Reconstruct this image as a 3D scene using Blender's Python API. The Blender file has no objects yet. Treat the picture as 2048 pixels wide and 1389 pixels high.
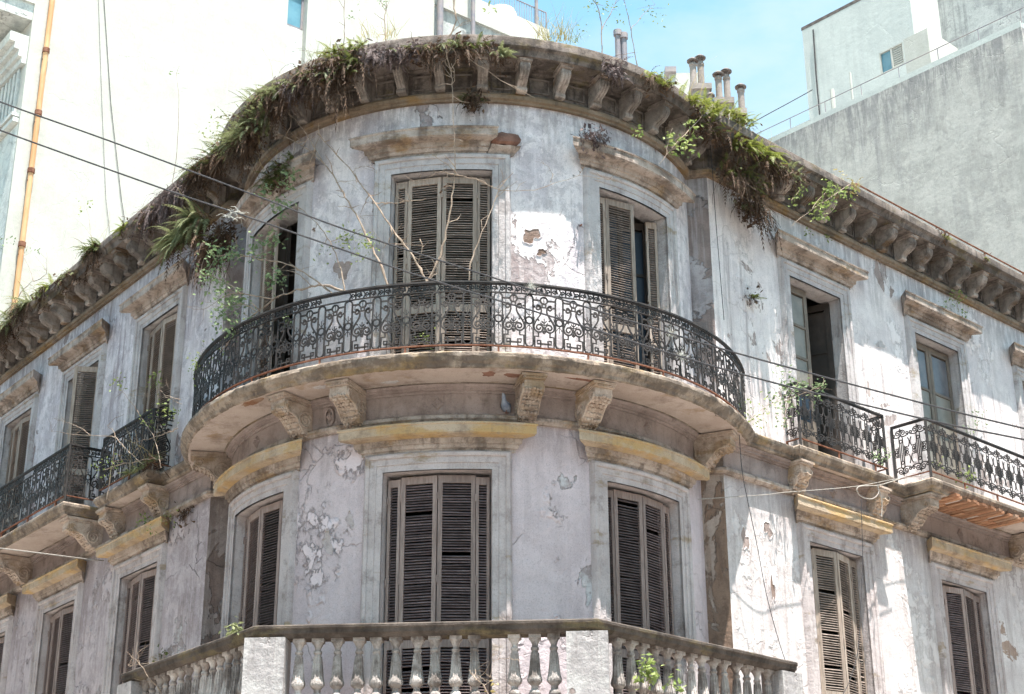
import bpy, math, random
from math import sin, cos, pi, radians, sqrt, atan2
from mathutils import Vector, Matrix
random.seed(11)
SC = bpy.context.scene
COL = SC.collection

# ------------------------------------------------------------------ camera
EYE = 1.65
CF, CP, CR, CA = 3216.85, 0.38927, -0.004207, -0.017395     # focal in photo pixels, pitch, roll, yaw
CPOS = Vector((0.9559, -21.2942, EYE))
_fw = Vector((sin(CA), cos(CA), 0)); _rt = Vector((cos(CA), -sin(CA), 0)); _up = Vector((0, 0, 1))
_F = cos(CP) * _fw + sin(CP) * _up
_U = -sin(CP) * _fw + cos(CP) * _up
_R2 = cos(CR) * _rt + sin(CR) * _U
_U2 = cos(CR) * _U - sin(CR) * _rt
cam_d = bpy.data.cameras.new("camera"); cam = bpy.data.objects.new("camera", cam_d); COL.objects.link(cam)
cam.matrix_world = Matrix(((_R2.x, _U2.x, -_F.x, CPOS.x), (_R2.y, _U2.y, -_F.y, CPOS.y), (_R2.z, _U2.z, -_F.z, CPOS.z), (0, 0, 0, 1)))
cam_d.sensor_width = 36.0; cam_d.lens = 36.0 * CF / 2048.0
cam_d.clip_start = 0.1; cam_d.clip_end = 5000
SC.camera = cam

# ------------------------------------------------------------------ sky, sun, exposure
SUN_AZ, SUN_EL = radians(28), radians(76.5)
W = bpy.data.worlds.new("World"); SC.world = W; W.use_nodes = True
wt = W.node_tree; wt.nodes.clear()
sky = wt.nodes.new("ShaderNodeTexSky"); sky.sky_type = 'NISHITA'; sky.sun_disc = False
sky.sun_elevation = SUN_EL; sky.sun_rotation = pi - SUN_AZ; sky.air_density = 1.0; sky.dust_density = 1.6; sky.ozone_density = 0.6
wbg = wt.nodes.new("ShaderNodeBackground"); wbg.inputs[1].default_value = 0.12
wout = wt.nodes.new("ShaderNodeOutputWorld")
wtc = wt.nodes.new("ShaderNodeTexCoord"); wmp = wt.nodes.new("ShaderNodeMapping"); wmp.inputs['Scale'].default_value = (2.2, 2.2, 5.0)
wmp.inputs['Location'].default_value = (0.35, 0.2, 0.6)
wns = wt.nodes.new("ShaderNodeTexNoise"); wns.inputs['Scale'].default_value = 1.6; wns.inputs['Detail'].default_value = 7; wns.inputs['Roughness'].default_value = 0.6
wrp = wt.nodes.new("ShaderNodeValToRGB"); wrp.color_ramp.elements[0].position = 0.42; wrp.color_ramp.elements[1].position = 0.72
wrp.color_ramp.elements[0].color = (0.10, 0.10, 0.10, 1); wrp.color_ramp.elements[1].color = (0.90, 0.90, 0.90, 1)
wmx = wt.nodes.new("ShaderNodeMix"); wmx.data_type = 'RGBA'
wmx.inputs['B'].default_value = (1.55, 1.88, 1.95, 1)
wt.links.new(wtc.outputs['Generated'], wmp.inputs[0]); wt.links.new(wmp.outputs[0], wns.inputs['Vector']); wt.links.new(wns.outputs[0], wrp.inputs[0])
wtn = wt.nodes.new("ShaderNodeMix"); wtn.data_type = 'RGBA'; wtn.blend_type = 'MULTIPLY'; wtn.inputs['Factor'].default_value = 1.0
wtn.inputs['B'].default_value = (0.50, 0.74, 0.68, 1)
wt.links.new(sky.outputs[0], wtn.inputs['A'])
wt.links.new(wrp.outputs[0], wmx.inputs['Factor']); wt.links.new(wtn.outputs['Result'], wmx.inputs['A'])
wt.links.new(wmx.outputs['Result'], wbg.inputs[0]); wt.links.new(wbg.outputs[0], wout.inputs[0])
sun_d = bpy.data.lights.new("sun", 'SUN'); sun_d.energy = 3.7; sun_d.angle = radians(0.5); sun_d.color = (1.0, 0.955, 0.88)
sun = bpy.data.objects.new("sun", sun_d); COL.objects.link(sun)
SDIR = Vector((sin(SUN_AZ) * cos(SUN_EL), -cos(SUN_AZ) * cos(SUN_EL), sin(SUN_EL)))
sun.rotation_euler = SDIR.to_track_quat('Z', 'Y').to_euler(); sun.location = (10, -20, 40)
vs = SC.view_settings
vs.view_transform = 'Standard'; vs.look = 'None'; vs.exposure = 2.2; vs.gamma = 1.0; vs.use_curve_mapping = False
SC.render.engine = 'CYCLES'
SC.cycles.max_bounces = 4; SC.cycles.diffuse_bounces = 3; SC.cycles.transmission_bounces = 2; SC.cycles.use_adaptive_sampling = True; SC.cycles.adaptive_threshold = 0.03; SC.cycles.use_denoising = True

# ------------------------------------------------------------------ mesh helper
class MB:
    def __init__(s): s.v = []; s.f = []; s.m = []; s.cm = 0
    def add(s, vs, fs):
        b = len(s.v); s.v.extend([tuple(p) for p in vs]); s.f.extend([tuple(b + i for i in f) for f in fs]); s.m.extend([s.cm] * len(fs)); return s
    def hexa(s, p):            # 0-3 bottom loop, 4-7 top loop
        return s.add(p, [(3, 2, 1, 0), (4, 5, 6, 7), (0, 1, 5, 4), (1, 2, 6, 5), (2, 3, 7, 6), (3, 0, 4, 7)])
    def box(s, x0, x1, y0, y1, z0, z1, M=None):
        p = [Vector(q) for q in ((x0, y0, z0), (x1, y0, z0), (x1, y1, z0), (x0, y1, z0), (x0, y0, z1), (x1, y0, z1), (x1, y1, z1), (x0, y1, z1))]
        if M: p = [M @ q for q in p]
        return s.hexa(p)
    def grid(s, rows, close_u=False, close_v=False):
        n = len(rows[0]); m = len(rows); vs = [p for r in rows for p in r]; fs = []
        for i in range(m if close_v else m - 1):
            for j in range(n if close_u else n - 1):
                a = i * n + j; b = i * n + (j + 1) % n; c = ((i + 1) % m) * n + (j + 1) % n; d = ((i + 1) % m) * n + j
                fs.append((a, b, c, d))
        return s.add(vs, fs)
    def poly(s, pts): return s.add(pts, [tuple(range(len(pts)))])
    def prism(s, pts, d):      # polygon pts extruded by vector d
        n = len(pts); d = Vector(d); q = [Vector(p) for p in pts]; t = [p + d for p in q]
        return s.add(q + t, [tuple(range(n - 1, -1, -1)), tuple(range(n, 2 * n))] + [(i, (i + 1) % n, n + (i + 1) % n, n + i) for i in range(n)])
    def tube(s, path, r, n=6, closed=False, cap=True, flat=None):
        P = [Vector(p) for p in path]; L = len(P); rows = []
        T = []
        for i in range(L):
            a = P[i - 1] if (i > 0 or closed) else P[i]; b = P[(i + 1) % L] if (i < L - 1 or closed) else P[i]
            t = b - a; T.append(t.normalized() if t.length > 1e-9 else Vector((0, 0, 1)))
        ref = Vector((0, 0, 1)) if abs(T[0].z) < 0.9 else Vector((1, 0, 0))
        if flat is not None: ref = Vector(flat)
        u = (ref - T[0] * ref.dot(T[0])).normalized()
        for i in range(L):
            if flat is not None:
                u2 = Vector(flat) - T[i] * Vector(flat).dot(T[i]); u = u2.normalized() if u2.length > 1e-6 else u
            else:
                u2 = u - T[i] * u.dot(T[i]); u = u2.normalized() if u2.length > 1e-6 else u
            w = T[i].cross(u); rr = r[i] if isinstance(r, (list, tuple)) and not isinstance(r, tuple) else r
            if isinstance(rr, tuple): ra, rb = rr
            else: ra = rb = rr
            o = pi / 4 if n == 4 else 0
            rows.append([P[i] + u * (ra * cos(2 * pi * k / n + o)) + w * (rb * sin(2 * pi * k / n + o)) for k in range(n)])
        s.grid(rows, close_u=True, close_v=closed)
        if cap and not closed:
            s.poly(rows[0][::-1]); s.poly(rows[-1])
        return s
    def lathe(s, prof, o=(0, 0, 0), n=16, M=None, flute=None):
        o = Vector(o); rows = []
        for (r, z) in prof:
            rows.append([Vector((r * cos(2 * pi * k / n), r * sin(2 * pi * k / n), z)) for k in range(n)])
        if M: rows = [[M @ p for p in r] for r in rows]
        rows = [[p + o for p in r] for r in rows]
        s.grid(rows, close_u=True); s.poly(rows[0][::-1]); s.poly(rows[-1]); return s
    def worn(s, amp, seed, freq=11.0):
        from mathutils import noise
        o = MB(); o.f = list(s.f); o.m = list(s.m)
        for v in s.v:
            q = Vector(v) * freq + Vector((seed * 7.3, seed * 3.1, seed * 5.7)); d = noise.noise_vector(q) * amp; e = max(0.0, noise.noise(Vector(v) * 6 + Vector((seed * 9.1, 0, seed * 2.0))) - .35) * amp * 6
            o.v.append(tuple(Vector(v) + d + Vector((0, e, 0))))
        return o
    def mesh(s, name, mats, smooth=32):
        me = bpy.data.meshes.new(name); me.from_pydata(s.v, [], s.f)
        for m in (mats if isinstance(mats, (list, tuple)) else [mats]): me.materials.append(m)
        if any(s.m): me.polygons.foreach_set('material_index', s.m)
        if smooth:
            me.shade_smooth(); me.set_sharp_from_angle(angle=radians(smooth))
        me.validate(); me.update(); return me
    def build(s, name, mats, parent=None, smooth=32, **props):
        return link(name, s.mesh(name, mats, smooth), parent, **props)
def link(name, data, parent=None, M=None, **props):
    o = bpy.data.objects.new(name, data); COL.objects.link(o)
    if parent is not None: o.parent = parent
    if M is not None: o.matrix_local = M
    for k, v in props.items(): o[k] = v
    return o
def thing(name, label, cat, group=None, loc=(0, 0, 0)):
    o = link(name, None, None, Matrix.Translation(loc), label=label, category=cat)
    o.empty_display_size = 0.2
    if group: o['group'] = group
    return o

# ------------------------------------------------------------------ photo-ray helper: where a sight line meets a real surface
def ray(x, y):
    u, v = x - 1024.0, y - 694.5
    d = _F * CF + _R2 * u - _U2 * v
    return CPOS.copy(), d.normalized()
AL, AR, DL, DR = -0.89689, 0.76644, 2.955, 3.1546
R, BC = 3.2554, -0.0765
def on_r(x, y, r):
    o, d = ray(x, y); a = d.x ** 2 + d.y ** 2; b = o.x * d.x + o.y * d.y; c = o.x ** 2 + o.y ** 2 - r * r
    q = b * b - a * c
    if q < 0: t = -b / a
    else: t = (-b - sqrt(q)) / a
    return o + d * t
def on_y(x, y, Y):
    o, d = ray(x, y); return o + d * ((Y - o.y) / d.y)
def on_z(x, y, Z):
    o, d = ray(x, y); return o + d * ((Z - o.z) / d.z)
NL = Vector((sin(AL), -cos(AL), 0)); TL = -Vector((cos(AL), sin(AL), 0))
NR = Vector((sin(AR), -cos(AR), 0)); TR = Vector((cos(AR), sin(AR), 0))
def on_w(x, y, side, off):
    n, dd = (NL, DL) if side < 0 else (NR, DR)
    o, d = ray(x, y); return o + d * ((dd + off - o.dot(n)) / d.dot(n))
def on_s(x, y, side, s):
    t = TL if side < 0 else TR
    o, d = ray(x, y); return o + d * ((s - o.dot(t)) / d.dot(t))
# frames: (u along the wall, off outwards, z) -> world
def fD(u, off, z):
    a = BC + u / R; r = R + off
    return Vector((r * sin(a), -r * cos(a), z))
def fL(u, off, z): q = NL * (DL + off) + TL * u; return Vector((q.x, q.y, z))
def fR(u, off, z): q = NR * (DR + off) + TR * u; return Vector((q.x, q.y, z))
def sub(fr, c): return lambda u, off, z: fr(c + u, off, z)
def lin(a, b, n): return [a + (b - a) * i / n for i in range(n + 1)]

# ------------------------------------------------------------------ materials
class NT:
    def __init__(s, name):
        s.mat = bpy.data.materials.new(name); s.mat.use_nodes = True; s.t = s.mat.node_tree
        s.t.nodes.clear(); s.out = s.t.nodes.new("ShaderNodeOutputMaterial"); s.b = s.t.nodes.new("ShaderNodeBsdfPrincipled")
        s.t.links.new(s.b.outputs[0], s.out.inputs[0]); tc = s.t.nodes.new("ShaderNodeTexCoord"); s.pos = tc.outputs['Object']
        s.b.inputs['Specular IOR Level'].default_value = 0.25
    def set(s, inp, val):
        if hasattr(val, 'is_linked') or isinstance(val, bpy.types.NodeSocket): s.t.links.new(val, inp)
        else:
            if isinstance(val, (tuple, list)) and len(val) == 3 and inp.type == 'RGBA': val = (*val, 1)
            inp.default_value = val
    def mapping(s, scale, loc=(0, 0, 0), rot=(0, 0, 0), src=None):
        n = s.t.nodes.new("ShaderNodeMapping"); n.inputs['Scale'].default_value = scale; n.inputs['Location'].default_value = loc; n.inputs['Rotation'].default_value = rot
        s.t.links.new(src or s.pos, n.inputs[0]); return n.outputs[0]
    def noise(s, scale, detail=5, rough=0.6, vec=None, dist=0.0):
        n = s.t.nodes.new("ShaderNodeTexNoise"); n.inputs['Scale'].default_value = scale; n.inputs['Detail'].default_value = detail
        n.inputs['Roughness'].default_value = rough; n.inputs['Distortion'].default_value = dist
        s.t.links.new(vec or s.pos, n.inputs['Vector']); return n.outputs[0]
    def voro(s, scale, vec=None, feature='F1'):
        n = s.t.nodes.new("ShaderNodeTexVoronoi"); n.feature = feature; n.inputs['Scale'].default_value = scale
        s.t.links.new(vec or s.pos, n.inputs['Vector']); return n.outputs['Distance']
    def ramp(s, fac, a, b):      # smooth 0..1 between a and b
        n = s.t.nodes.new("ShaderNodeMapRange"); n.interpolation_type = 'SMOOTHSTEP'; n.inputs[1].default_value = a; n.inputs[2].default_value = b
        s.t.links.new(fac, n.inputs[0]); return n.outputs[0]
    def mix(s, f, a, b, mode='MIX'):
        n = s.t.nodes.new("ShaderNodeMix"); n.data_type = 'RGBA'; n.blend_type = mode
        s.set(n.inputs['Factor'], f); s.set(n.inputs['A'], a); s.set(n.inputs['B'], b); return n.outputs['Result']
    def math(s, op, a, b=0.0):
        n = s.t.nodes.new("ShaderNodeMath"); n.operation = op; s.set(n.inputs[0], a); s.set(n.inputs[1], b); return n.outputs[0]
    def bump(s, h, strength=0.5, dist=0.02, prev=None):
        n = s.t.nodes.new("ShaderNodeBump"); n.inputs['Strength'].default_value = strength; n.inputs['Distance'].default_value = dist
        s.t.links.new(h, n.inputs['Height'])
        if prev: s.t.links.new(prev, n.inputs['Normal'])
        return n.outputs[0]
    def fin(s, col, rough=0.9, nrm=None, metal=0.0, spec=None):
        s.set(s.b.inputs['Base Color'], col); s.set(s.b.inputs['Roughness'], rough); s.b.inputs['Metallic'].default_value = metal
        if nrm: s.t.links.new(nrm, s.b.inputs['Normal'])
        if spec is not None: s.b.inputs['Specular IOR Level'].default_value = spec
        return s.mat
    def inst(s, lo=0.78, hi=1.18):   # shift the pattern and the tone from copy to copy
        oi = s.t.nodes.new("ShaderNodeObjectInfo"); c = s.t.nodes.new("ShaderNodeCombineXYZ")
        for k, f in enumerate((37.0, 53.0, 71.0)): s.t.links.new(s.math('MULTIPLY', oi.outputs['Random'], f), c.inputs[k])
        a = s.t.nodes.new("ShaderNodeVectorMath"); a.operation = 'ADD'; s.t.links.new(s.pos, a.inputs[0]); s.t.links.new(c.outputs[0], a.inputs[1]); s.pos = a.outputs[0]
        s.gain = s.math('ADD', s.math('MULTIPLY', s.math('FRACT', s.math('MULTIPLY', oi.outputs['Random'], 13.7)), hi - lo), lo)
    def tone(s, col):
        c = s.t.nodes.new("ShaderNodeCombineXYZ")
        for k in range(3): s.t.links.new(s.gain, c.inputs[k])
        return s.mix(1.0, col, c.outputs[0], 'MULTIPLY')
    def sepz(s):
        n = s.t.nodes.new("ShaderNodeSeparateXYZ"); s.t.links.new(s.pos, n.inputs[0]); return n.outputs[2]

def plaster(name, paint, paint2, bare, dirt, peel=(0.56, 0.60), streak=0.35, seed=0.0, under=None, pscale=0.75, flake=0.0, mott=0.6, cracks=0.5, top=None, tcol=(0.13, 0.125, 0.14), tstr=0.85, bmp=0.9):
    m = NT(name); off = (seed * 3.1, seed * 1.7, seed * 2.3)
    p0 = m.mapping((1, 1, 1), off); hi = tuple(min(1, c * 1.16) for c in paint)
    base = m.mix(m.ramp(m.noise(1.1, 5, 0.7, p0, 0.4), 0.40, 0.60), paint, paint2)
    base = m.mix(m.math('MULTIPLY', m.ramp(m.noise(4.5, 5, 0.75, p0, 0.5), 0.50, 0.60), mott), base, tuple(c * 0.74 for c in paint2))
    base = m.mix(m.math('MULTIPLY', m.ramp(m.noise(6.5, 4, 0.75, m.mapping((1, 1, 0.7), (off[0] + 5, off[1], off[2])), 0.3), 0.54, 0.60), mott * 0.9), base, hi)
    big = m.noise(pscale, 8, 0.66, m.mapping((1, 1, 0.8), off), 0.5)
    pk = m.ramp(big, peel[0], peel[0] + (peel[1] - peel[0]) * 0.25)
    halo = m.ramp(big, peel[0] - 0.06, peel[0])
    barec = m.mix(m.ramp(m.noise(3.5, 4, 0.75, p0), 0.40, 0.60), bare, under or tuple(c * 1.3 for c in bare))
    col = m.mix(m.math('MULTIPLY', halo, 0.45), base, hi)
    col = m.mix(pk, col, barec)
    st = m.noise(1.0, 4, 0.65, m.mapping((7.0, 7.0, 0.45), off))
    st2 = m.noise(0.6, 3, 0.6, p0)
    sf = m.math('MULTIPLY', m.math('MULTIPLY', m.ramp(st, 0.48, 0.62), m.ramp(st2, 0.38, 0.56)), streak)
    col = m.mix(sf, col, dirt)
    st3 = m.noise(1.0, 3, 0.6, m.mapping((13.0, 13.0, 0.7), off))
    col = m.mix(m.math('MULTIPLY', m.ramp(st3, 0.53, 0.66), streak * 0.7), col, hi)
    fine = m.noise(70, 2, 0.75, p0)
    col = m.mix(m.math('MULTIPLY', m.ramp(fine, 0.48, 0.72), 0.30), col, tuple(c * 0.55 for c in dirt))
    wob = m.t.nodes.new("ShaderNodeVectorMath"); wob.operation = 'ADD'
    nz = m.t.nodes.new("ShaderNodeTexNoise"); nz.inputs['Scale'].default_value = 3.0; nz.inputs['Detail'].default_value = 5; m.t.links.new(p0, nz.inputs['Vector'])
    sc_ = m.t.nodes.new("ShaderNodeVectorMath"); sc_.operation = 'SCALE'; sc_.inputs[3].default_value = 0.5; m.t.links.new(nz.outputs['Color'], sc_.inputs[0])
    m.t.links.new(p0, wob.inputs[0]); m.t.links.new(sc_.outputs[0], wob.inputs[1])
    ck = m.voro(0.9, wob.outputs[0], 'DISTANCE_TO_EDGE')
    cf = m.math('MULTIPLY', m.math('SUBTRACT', 1.0, m.ramp(ck, 0.002, 0.009)), m.ramp(m.noise(0.8, 3, 0.5, m.mapping((1, 1, 1), (off[0] + 9, 0, 0))), 0.50, 0.58))
    col = m.mix(m.math('MULTIPLY', cf, cracks), col, tuple(c * 0.5 for c in dirt))
    if top:                       # rain-black stains running down from a wall head at height top[0]
        zz = m.sepz(); d = m.math('SUBTRACT', top[0], zz)
        stn = m.noise(1.0, 6, 0.65, m.mapping((3.2, 3.2, 0.35), off)); L = m.math('MULTIPLY', m.ramp(stn, 0.36, 0.70), top[1])
        f = m.math('SUBTRACT', 1.0, m.math('DIVIDE', d, m.math('ADD', L, 0.15)))
        n = m.t.nodes.new("ShaderNodeClamp"); m.t.links.new(f, n.inputs[0])
        f2 = m.math('MULTIPLY', m.math('MULTIPLY', n.outputs[0], m.ramp(m.noise(6, 6, 0.7, m.mapping((2.5, 2.5, 0.4), off)), 0.36, 0.56)), tstr)
        col = m.mix(f2, col, tcol)
    h = m.math('ADD', m.math('MULTIPLY', pk, -0.8), m.math('ADD', m.math('MULTIPLY', m.noise(18, 4, 0.7, p0), 0.4), m.math('MULTIPLY', m.noise(3, 2, 0.6, p0), 0.7)))
    h = m.math('SUBTRACT', h, m.math('MULTIPLY', cf, 0.6))
    if flake:
        fn = m.noise(4.2, 7, 0.68, m.mapping((1, 1, 0.75), off)); fl = m.ramp(fn, 0.5, 0.54); zone = m.ramp(m.noise(0.85, 5, 0.6, p0), 0.54, 0.60)
        ff = m.math('MULTIPLY', fl, zone)
        col = m.mix(m.math('MULTIPLY', ff, flake), col, tuple(min(1, c * 1.22) for c in paint)); h = m.math('ADD', h, m.math('MULTIPLY', ff, 1.0))
        fe = m.math('MULTIPLY', m.math('MULTIPLY', m.ramp(fn, 0.45, 0.49), m.math('SUBTRACT', 1.0, fl)), zone)
        col = m.mix(m.math('MULTIPLY', fe, 0.5 * flake), col, dirt)
    return m.fin(col, 0.92, m.bump(h, bmp, 0.035))
def stone(name, a, b, dark, ochre=None, oam=0.0, seed=0.0, streak=0.4, scale=2.2, grime=0.0, warm=1.06, inst=None):
    wm = lambda c: (c[0] * warm, c[1] * 0.99, c[2] * 0.985) if c else None
    a, b, dark, ochre = wm(a), wm(b), wm(dark), wm(ochre)
    m = NT(name); off = (seed * 2.1, seed * 0.7, seed * 1.3)
    if inst: m.inst(*inst)
    p0 = m.mapping((1, 1, 1), off)
    col = m.mix(m.ramp(m.noise(scale, 5, 0.68, p0), 0.36, 0.64), a, b)
    if ochre:
        o = m.ramp(m.noise(1.4, 6, 0.65, m.mapping((1, 1, 2.5), off)), 0.62 - oam * 0.35, 0.72 - oam * 0.3)
        col = m.mix(m.math('MULTIPLY', o, 0.85), col, ochre)
    d = m.ramp(m.noise(3.2, 5, 0.72, p0), 0.50 - grime, 0.70 - grime * 1.4)
    col = m.mix(m.math('MULTIPLY', d, 0.7), col, dark)
    st = m.ramp(m.noise(1.0, 5, 0.6, m.mapping((9, 9, 0.7), off)), 0.52, 0.7)
    col = m.mix(m.math('MULTIPLY', st, streak), col, dark)
    fine = m.noise(60, 2, 0.7, p0)
    col = m.mix(m.math('MULTIPLY', m.ramp(fine, 0.5, 0.75), 0.3), col, tuple(c * 0.6 for c in dark))
    h = m.math('ADD', m.math('MULTIPLY', m.noise(14, 4, 0.72, p0), 0.7), m.math('MULTIPLY', m.noise(45, 2, 0.7, p0), 0.4))
    return m.fin(m.tone(col) if inst else col, 0.95, m.bump(h, 0.7, 0.025))
def simple(name, a, b, scale=6.0, rough=0.7, bump=0.3, metal=0.0, spec=0.25, stretch=(1, 1, 1), detail=5, inst=None):
    m = NT(name)
    if inst: m.inst(*inst)
    p0 = m.mapping(stretch)
    n = m.noise(scale, detail, 0.65, p0); col = m.mix(m.ramp(n, 0.36, 0.64), a, b)
    return m.fin(m.tone(col) if inst else col, rough, m.bump(n, bump, 0.01) if bump else None, metal, spec)
def leafmat(name, a, b, trans=0.35, rough=0.55):
    m = NT(name)
    oi = m.t.nodes.new("ShaderNodeNewGeometry")
    n = m.t.nodes.new("ShaderNodeMix"); n.data_type = 'RGBA'
    m.t.links.new(oi.outputs['Random Per Island'], n.inputs['Factor']); n.inputs['A'].default_value = (*a, 1); n.inputs['B'].default_value = (*b, 1)
    c = n.outputs['Result']; m.fin(c, rough)
    tr = m.t.nodes.new("ShaderNodeBsdfTranslucent"); m.t.links.new(c, tr.inputs[0])
    mx = m.t.nodes.new("ShaderNodeMixShader"); mx.inputs[0].default_value = trans
    m.t.links.new(m.b.outputs[0], mx.inputs[1]); m.t.links.new(tr.outputs[0], mx.inputs[2]); m.t.links.new(mx.outputs[0], m.out.inputs[0])
    return m.mat

M = {}
ST = dict(tcol=(0.20, 0.16, 0.155), tstr=0.55)
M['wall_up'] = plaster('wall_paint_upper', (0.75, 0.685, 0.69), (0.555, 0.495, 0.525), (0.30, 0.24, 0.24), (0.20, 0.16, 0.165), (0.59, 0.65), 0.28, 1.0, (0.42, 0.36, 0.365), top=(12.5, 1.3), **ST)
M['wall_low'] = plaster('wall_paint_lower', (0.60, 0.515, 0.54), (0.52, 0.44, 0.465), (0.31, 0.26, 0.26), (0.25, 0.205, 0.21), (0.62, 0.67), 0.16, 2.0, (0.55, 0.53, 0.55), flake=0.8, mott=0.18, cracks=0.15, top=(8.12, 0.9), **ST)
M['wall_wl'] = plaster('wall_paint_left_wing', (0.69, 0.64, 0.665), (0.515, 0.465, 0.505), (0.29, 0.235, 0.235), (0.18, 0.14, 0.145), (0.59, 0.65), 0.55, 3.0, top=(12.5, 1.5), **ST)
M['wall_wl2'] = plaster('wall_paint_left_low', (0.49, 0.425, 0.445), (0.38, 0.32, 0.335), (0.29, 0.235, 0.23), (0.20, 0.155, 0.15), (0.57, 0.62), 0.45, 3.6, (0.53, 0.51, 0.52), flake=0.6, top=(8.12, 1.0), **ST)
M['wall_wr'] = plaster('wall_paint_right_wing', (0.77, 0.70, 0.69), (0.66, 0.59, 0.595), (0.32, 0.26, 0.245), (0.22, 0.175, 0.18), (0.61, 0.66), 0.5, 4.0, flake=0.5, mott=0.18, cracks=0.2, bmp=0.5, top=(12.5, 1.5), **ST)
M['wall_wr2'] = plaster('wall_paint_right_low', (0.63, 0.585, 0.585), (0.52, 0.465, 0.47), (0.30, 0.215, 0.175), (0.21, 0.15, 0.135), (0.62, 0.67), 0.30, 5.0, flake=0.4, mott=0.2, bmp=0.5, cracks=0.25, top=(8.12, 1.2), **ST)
M['ret'] = stone('brown_render', (0.165, 0.115, 0.09), (0.25, 0.195, 0.17), (0.10, 0.07, 0.06), None, 0, 6.0, 0.5)
M['pier_up'] = plaster('pier_plaster_upper', (0.40, 0.365, 0.375), (0.31, 0.27, 0.275), (0.22, 0.175, 0.165), (0.15, 0.115, 0.11), (0.54, 0.60), 0.7, 6.4, mott=0.5)
M['pier_r'] = plaster('pier_plaster_right', (0.24, 0.165, 0.125), (0.16, 0.105, 0.078), (0.33, 0.265, 0.23), (0.09, 0.06, 0.05), (0.57, 0.63), 0.8, 6.1, mott=0.6)
M['pier_l'] = plaster('pier_plaster_left', (0.30, 0.255, 0.24), (0.22, 0.18, 0.165), (0.16, 0.12, 0.105), (0.11, 0.08, 0.07), (0.56, 0.62), 0.5, 6.8, mott=0.5)
M['arch'] = stone('architrave_plaster', (0.43, 0.375, 0.375), (0.53, 0.475, 0.48), (0.20, 0.165, 0.155), (0.30, 0.23, 0.155), 0.10, 1.5, 0.45, warm=1.0)
M['arch_up'] = stone('architrave_paint_upper', (0.43, 0.385, 0.39), (0.54, 0.495, 0.50), (0.22, 0.185, 0.18), (0.31, 0.25, 0.18), 0.12, 1.9, 0.5, warm=0.98)
M['trim'] = stone('weathered_trim', (0.32, 0.275, 0.235), (0.45, 0.40, 0.36), (0.10, 0.078, 0.065), (0.28, 0.195, 0.11), 0.22, 2.5, 0.6, 2.2, 0.05)
M['ochre'] = stone('ochre_fascia', (0.38, 0.30, 0.20), (0.46, 0.385, 0.29), (0.20, 0.155, 0.12), (0.45, 0.31, 0.135), 0.38, 3.5, 0.45)
M['band'] = stone('ochre_band', (0.185, 0.14, 0.095), (0.26, 0.205, 0.155), (0.075, 0.06, 0.05), (0.24, 0.155, 0.07), 0.28, 4.5, 0.6)
M['cornice'] = stone('cornice_stone', (0.115, 0.096, 0.083), (0.20, 0.175, 0.157), (0.036, 0.031, 0.029), (0.115, 0.095, 0.05), 0.22, 5.5, 0.75, 2.2, 0.06)  # dirt plus painted-in shade of the cornice underside and modillion gaps
M['modillion'] = stone('modillion_stone', (0.235, 0.207, 0.185), (0.39, 0.352, 0.318), (0.055, 0.045, 0.04), (0.20, 0.13, 0.075), 0.25, 6.5, 0.55, 5.0, inst=(0.7, 1.25))
M['slab'] = stone('balcony_edge', (0.22, 0.18, 0.14), (0.34, 0.295, 0.245), (0.085, 0.07, 0.06), (0.24, 0.175, 0.085), 0.30, 7.5, 0.8, 3.0, 0.08)
M['soffit'] = stone('balcony_soffit', (0.385, 0.325, 0.285), (0.47, 0.41, 0.37), (0.22, 0.175, 0.15), (0.29, 0.21, 0.13), 0.15, 8.5, 0.1, 1.5)
M['frieze'] = stone('frieze_plaster', (0.265, 0.22, 0.205), (0.36, 0.305, 0.285), (0.14, 0.11, 0.10), None, 0, 9.5, 0.3)
M['bracket'] = stone('bracket_stone', (0.38, 0.31, 0.255), (0.52, 0.45, 0.385), (0.15, 0.115, 0.095), (0.32, 0.235, 0.145), 0.3, 10.5, 0.35, 6.0, inst=(0.8, 1.15))
M['baluster'] = stone('baluster_stone', (0.33, 0.29, 0.275), (0.50, 0.46, 0.445), (0.11, 0.085, 0.075), None, 0, 11.5, 0.75, 5.0, 0.05, 1.0, inst=(0.72, 1.2))
M['handrail'] = stone('stained_handrail', (0.055, 0.046, 0.04), (0.11, 0.095, 0.084), (0.022, 0.018, 0.016), (0.14, 0.12, 0.07), 0.25, 12.5, 0.5, 3.0)
M['pedestal'] = plaster('pedestal_paint', (0.46, 0.44, 0.44), (0.34, 0.315, 0.32), (0.24, 0.195, 0.185), (0.17, 0.14, 0.135), (0.62, 0.66), 0.6, 7.0, mott=0.3)
M['brokenbrick'] = stone('broken_brick', (0.17, 0.09, 0.065), (0.25, 0.14, 0.105), (0.08, 0.05, 0.045), (0.28, 0.2, 0.16), 0.3, 13.0, 0.3, 6.0)
M['brick'] = stone('soffit_brick', (0.25, 0.125, 0.07), (0.33, 0.185, 0.11), (0.12, 0.06, 0.04), (0.36, 0.26, 0.19), 0.25, 14.0, 0.1, 6.0, inst=(0.7, 1.3))
M['iron'] = simple('wrought_iron', (0.010, 0.009, 0.010), (0.045, 0.036, 0.034), 5, 0.65, 0.4, 0.0, 0.35, detail=7)
M['rust'] = simple('rusty_iron', (0.13, 0.05, 0.03), (0.24, 0.11, 0.07), 12, 0.85, 0.4)
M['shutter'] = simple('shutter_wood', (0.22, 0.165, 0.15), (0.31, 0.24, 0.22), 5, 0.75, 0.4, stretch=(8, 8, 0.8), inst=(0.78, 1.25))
M['shutter_pale'] = simple('shutter_wood_pale', (0.27, 0.21, 0.175), (0.38, 0.31, 0.265), 5, 0.8, 0.4, stretch=(8, 8, 0.8), inst=(0.75, 1.2))
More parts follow.
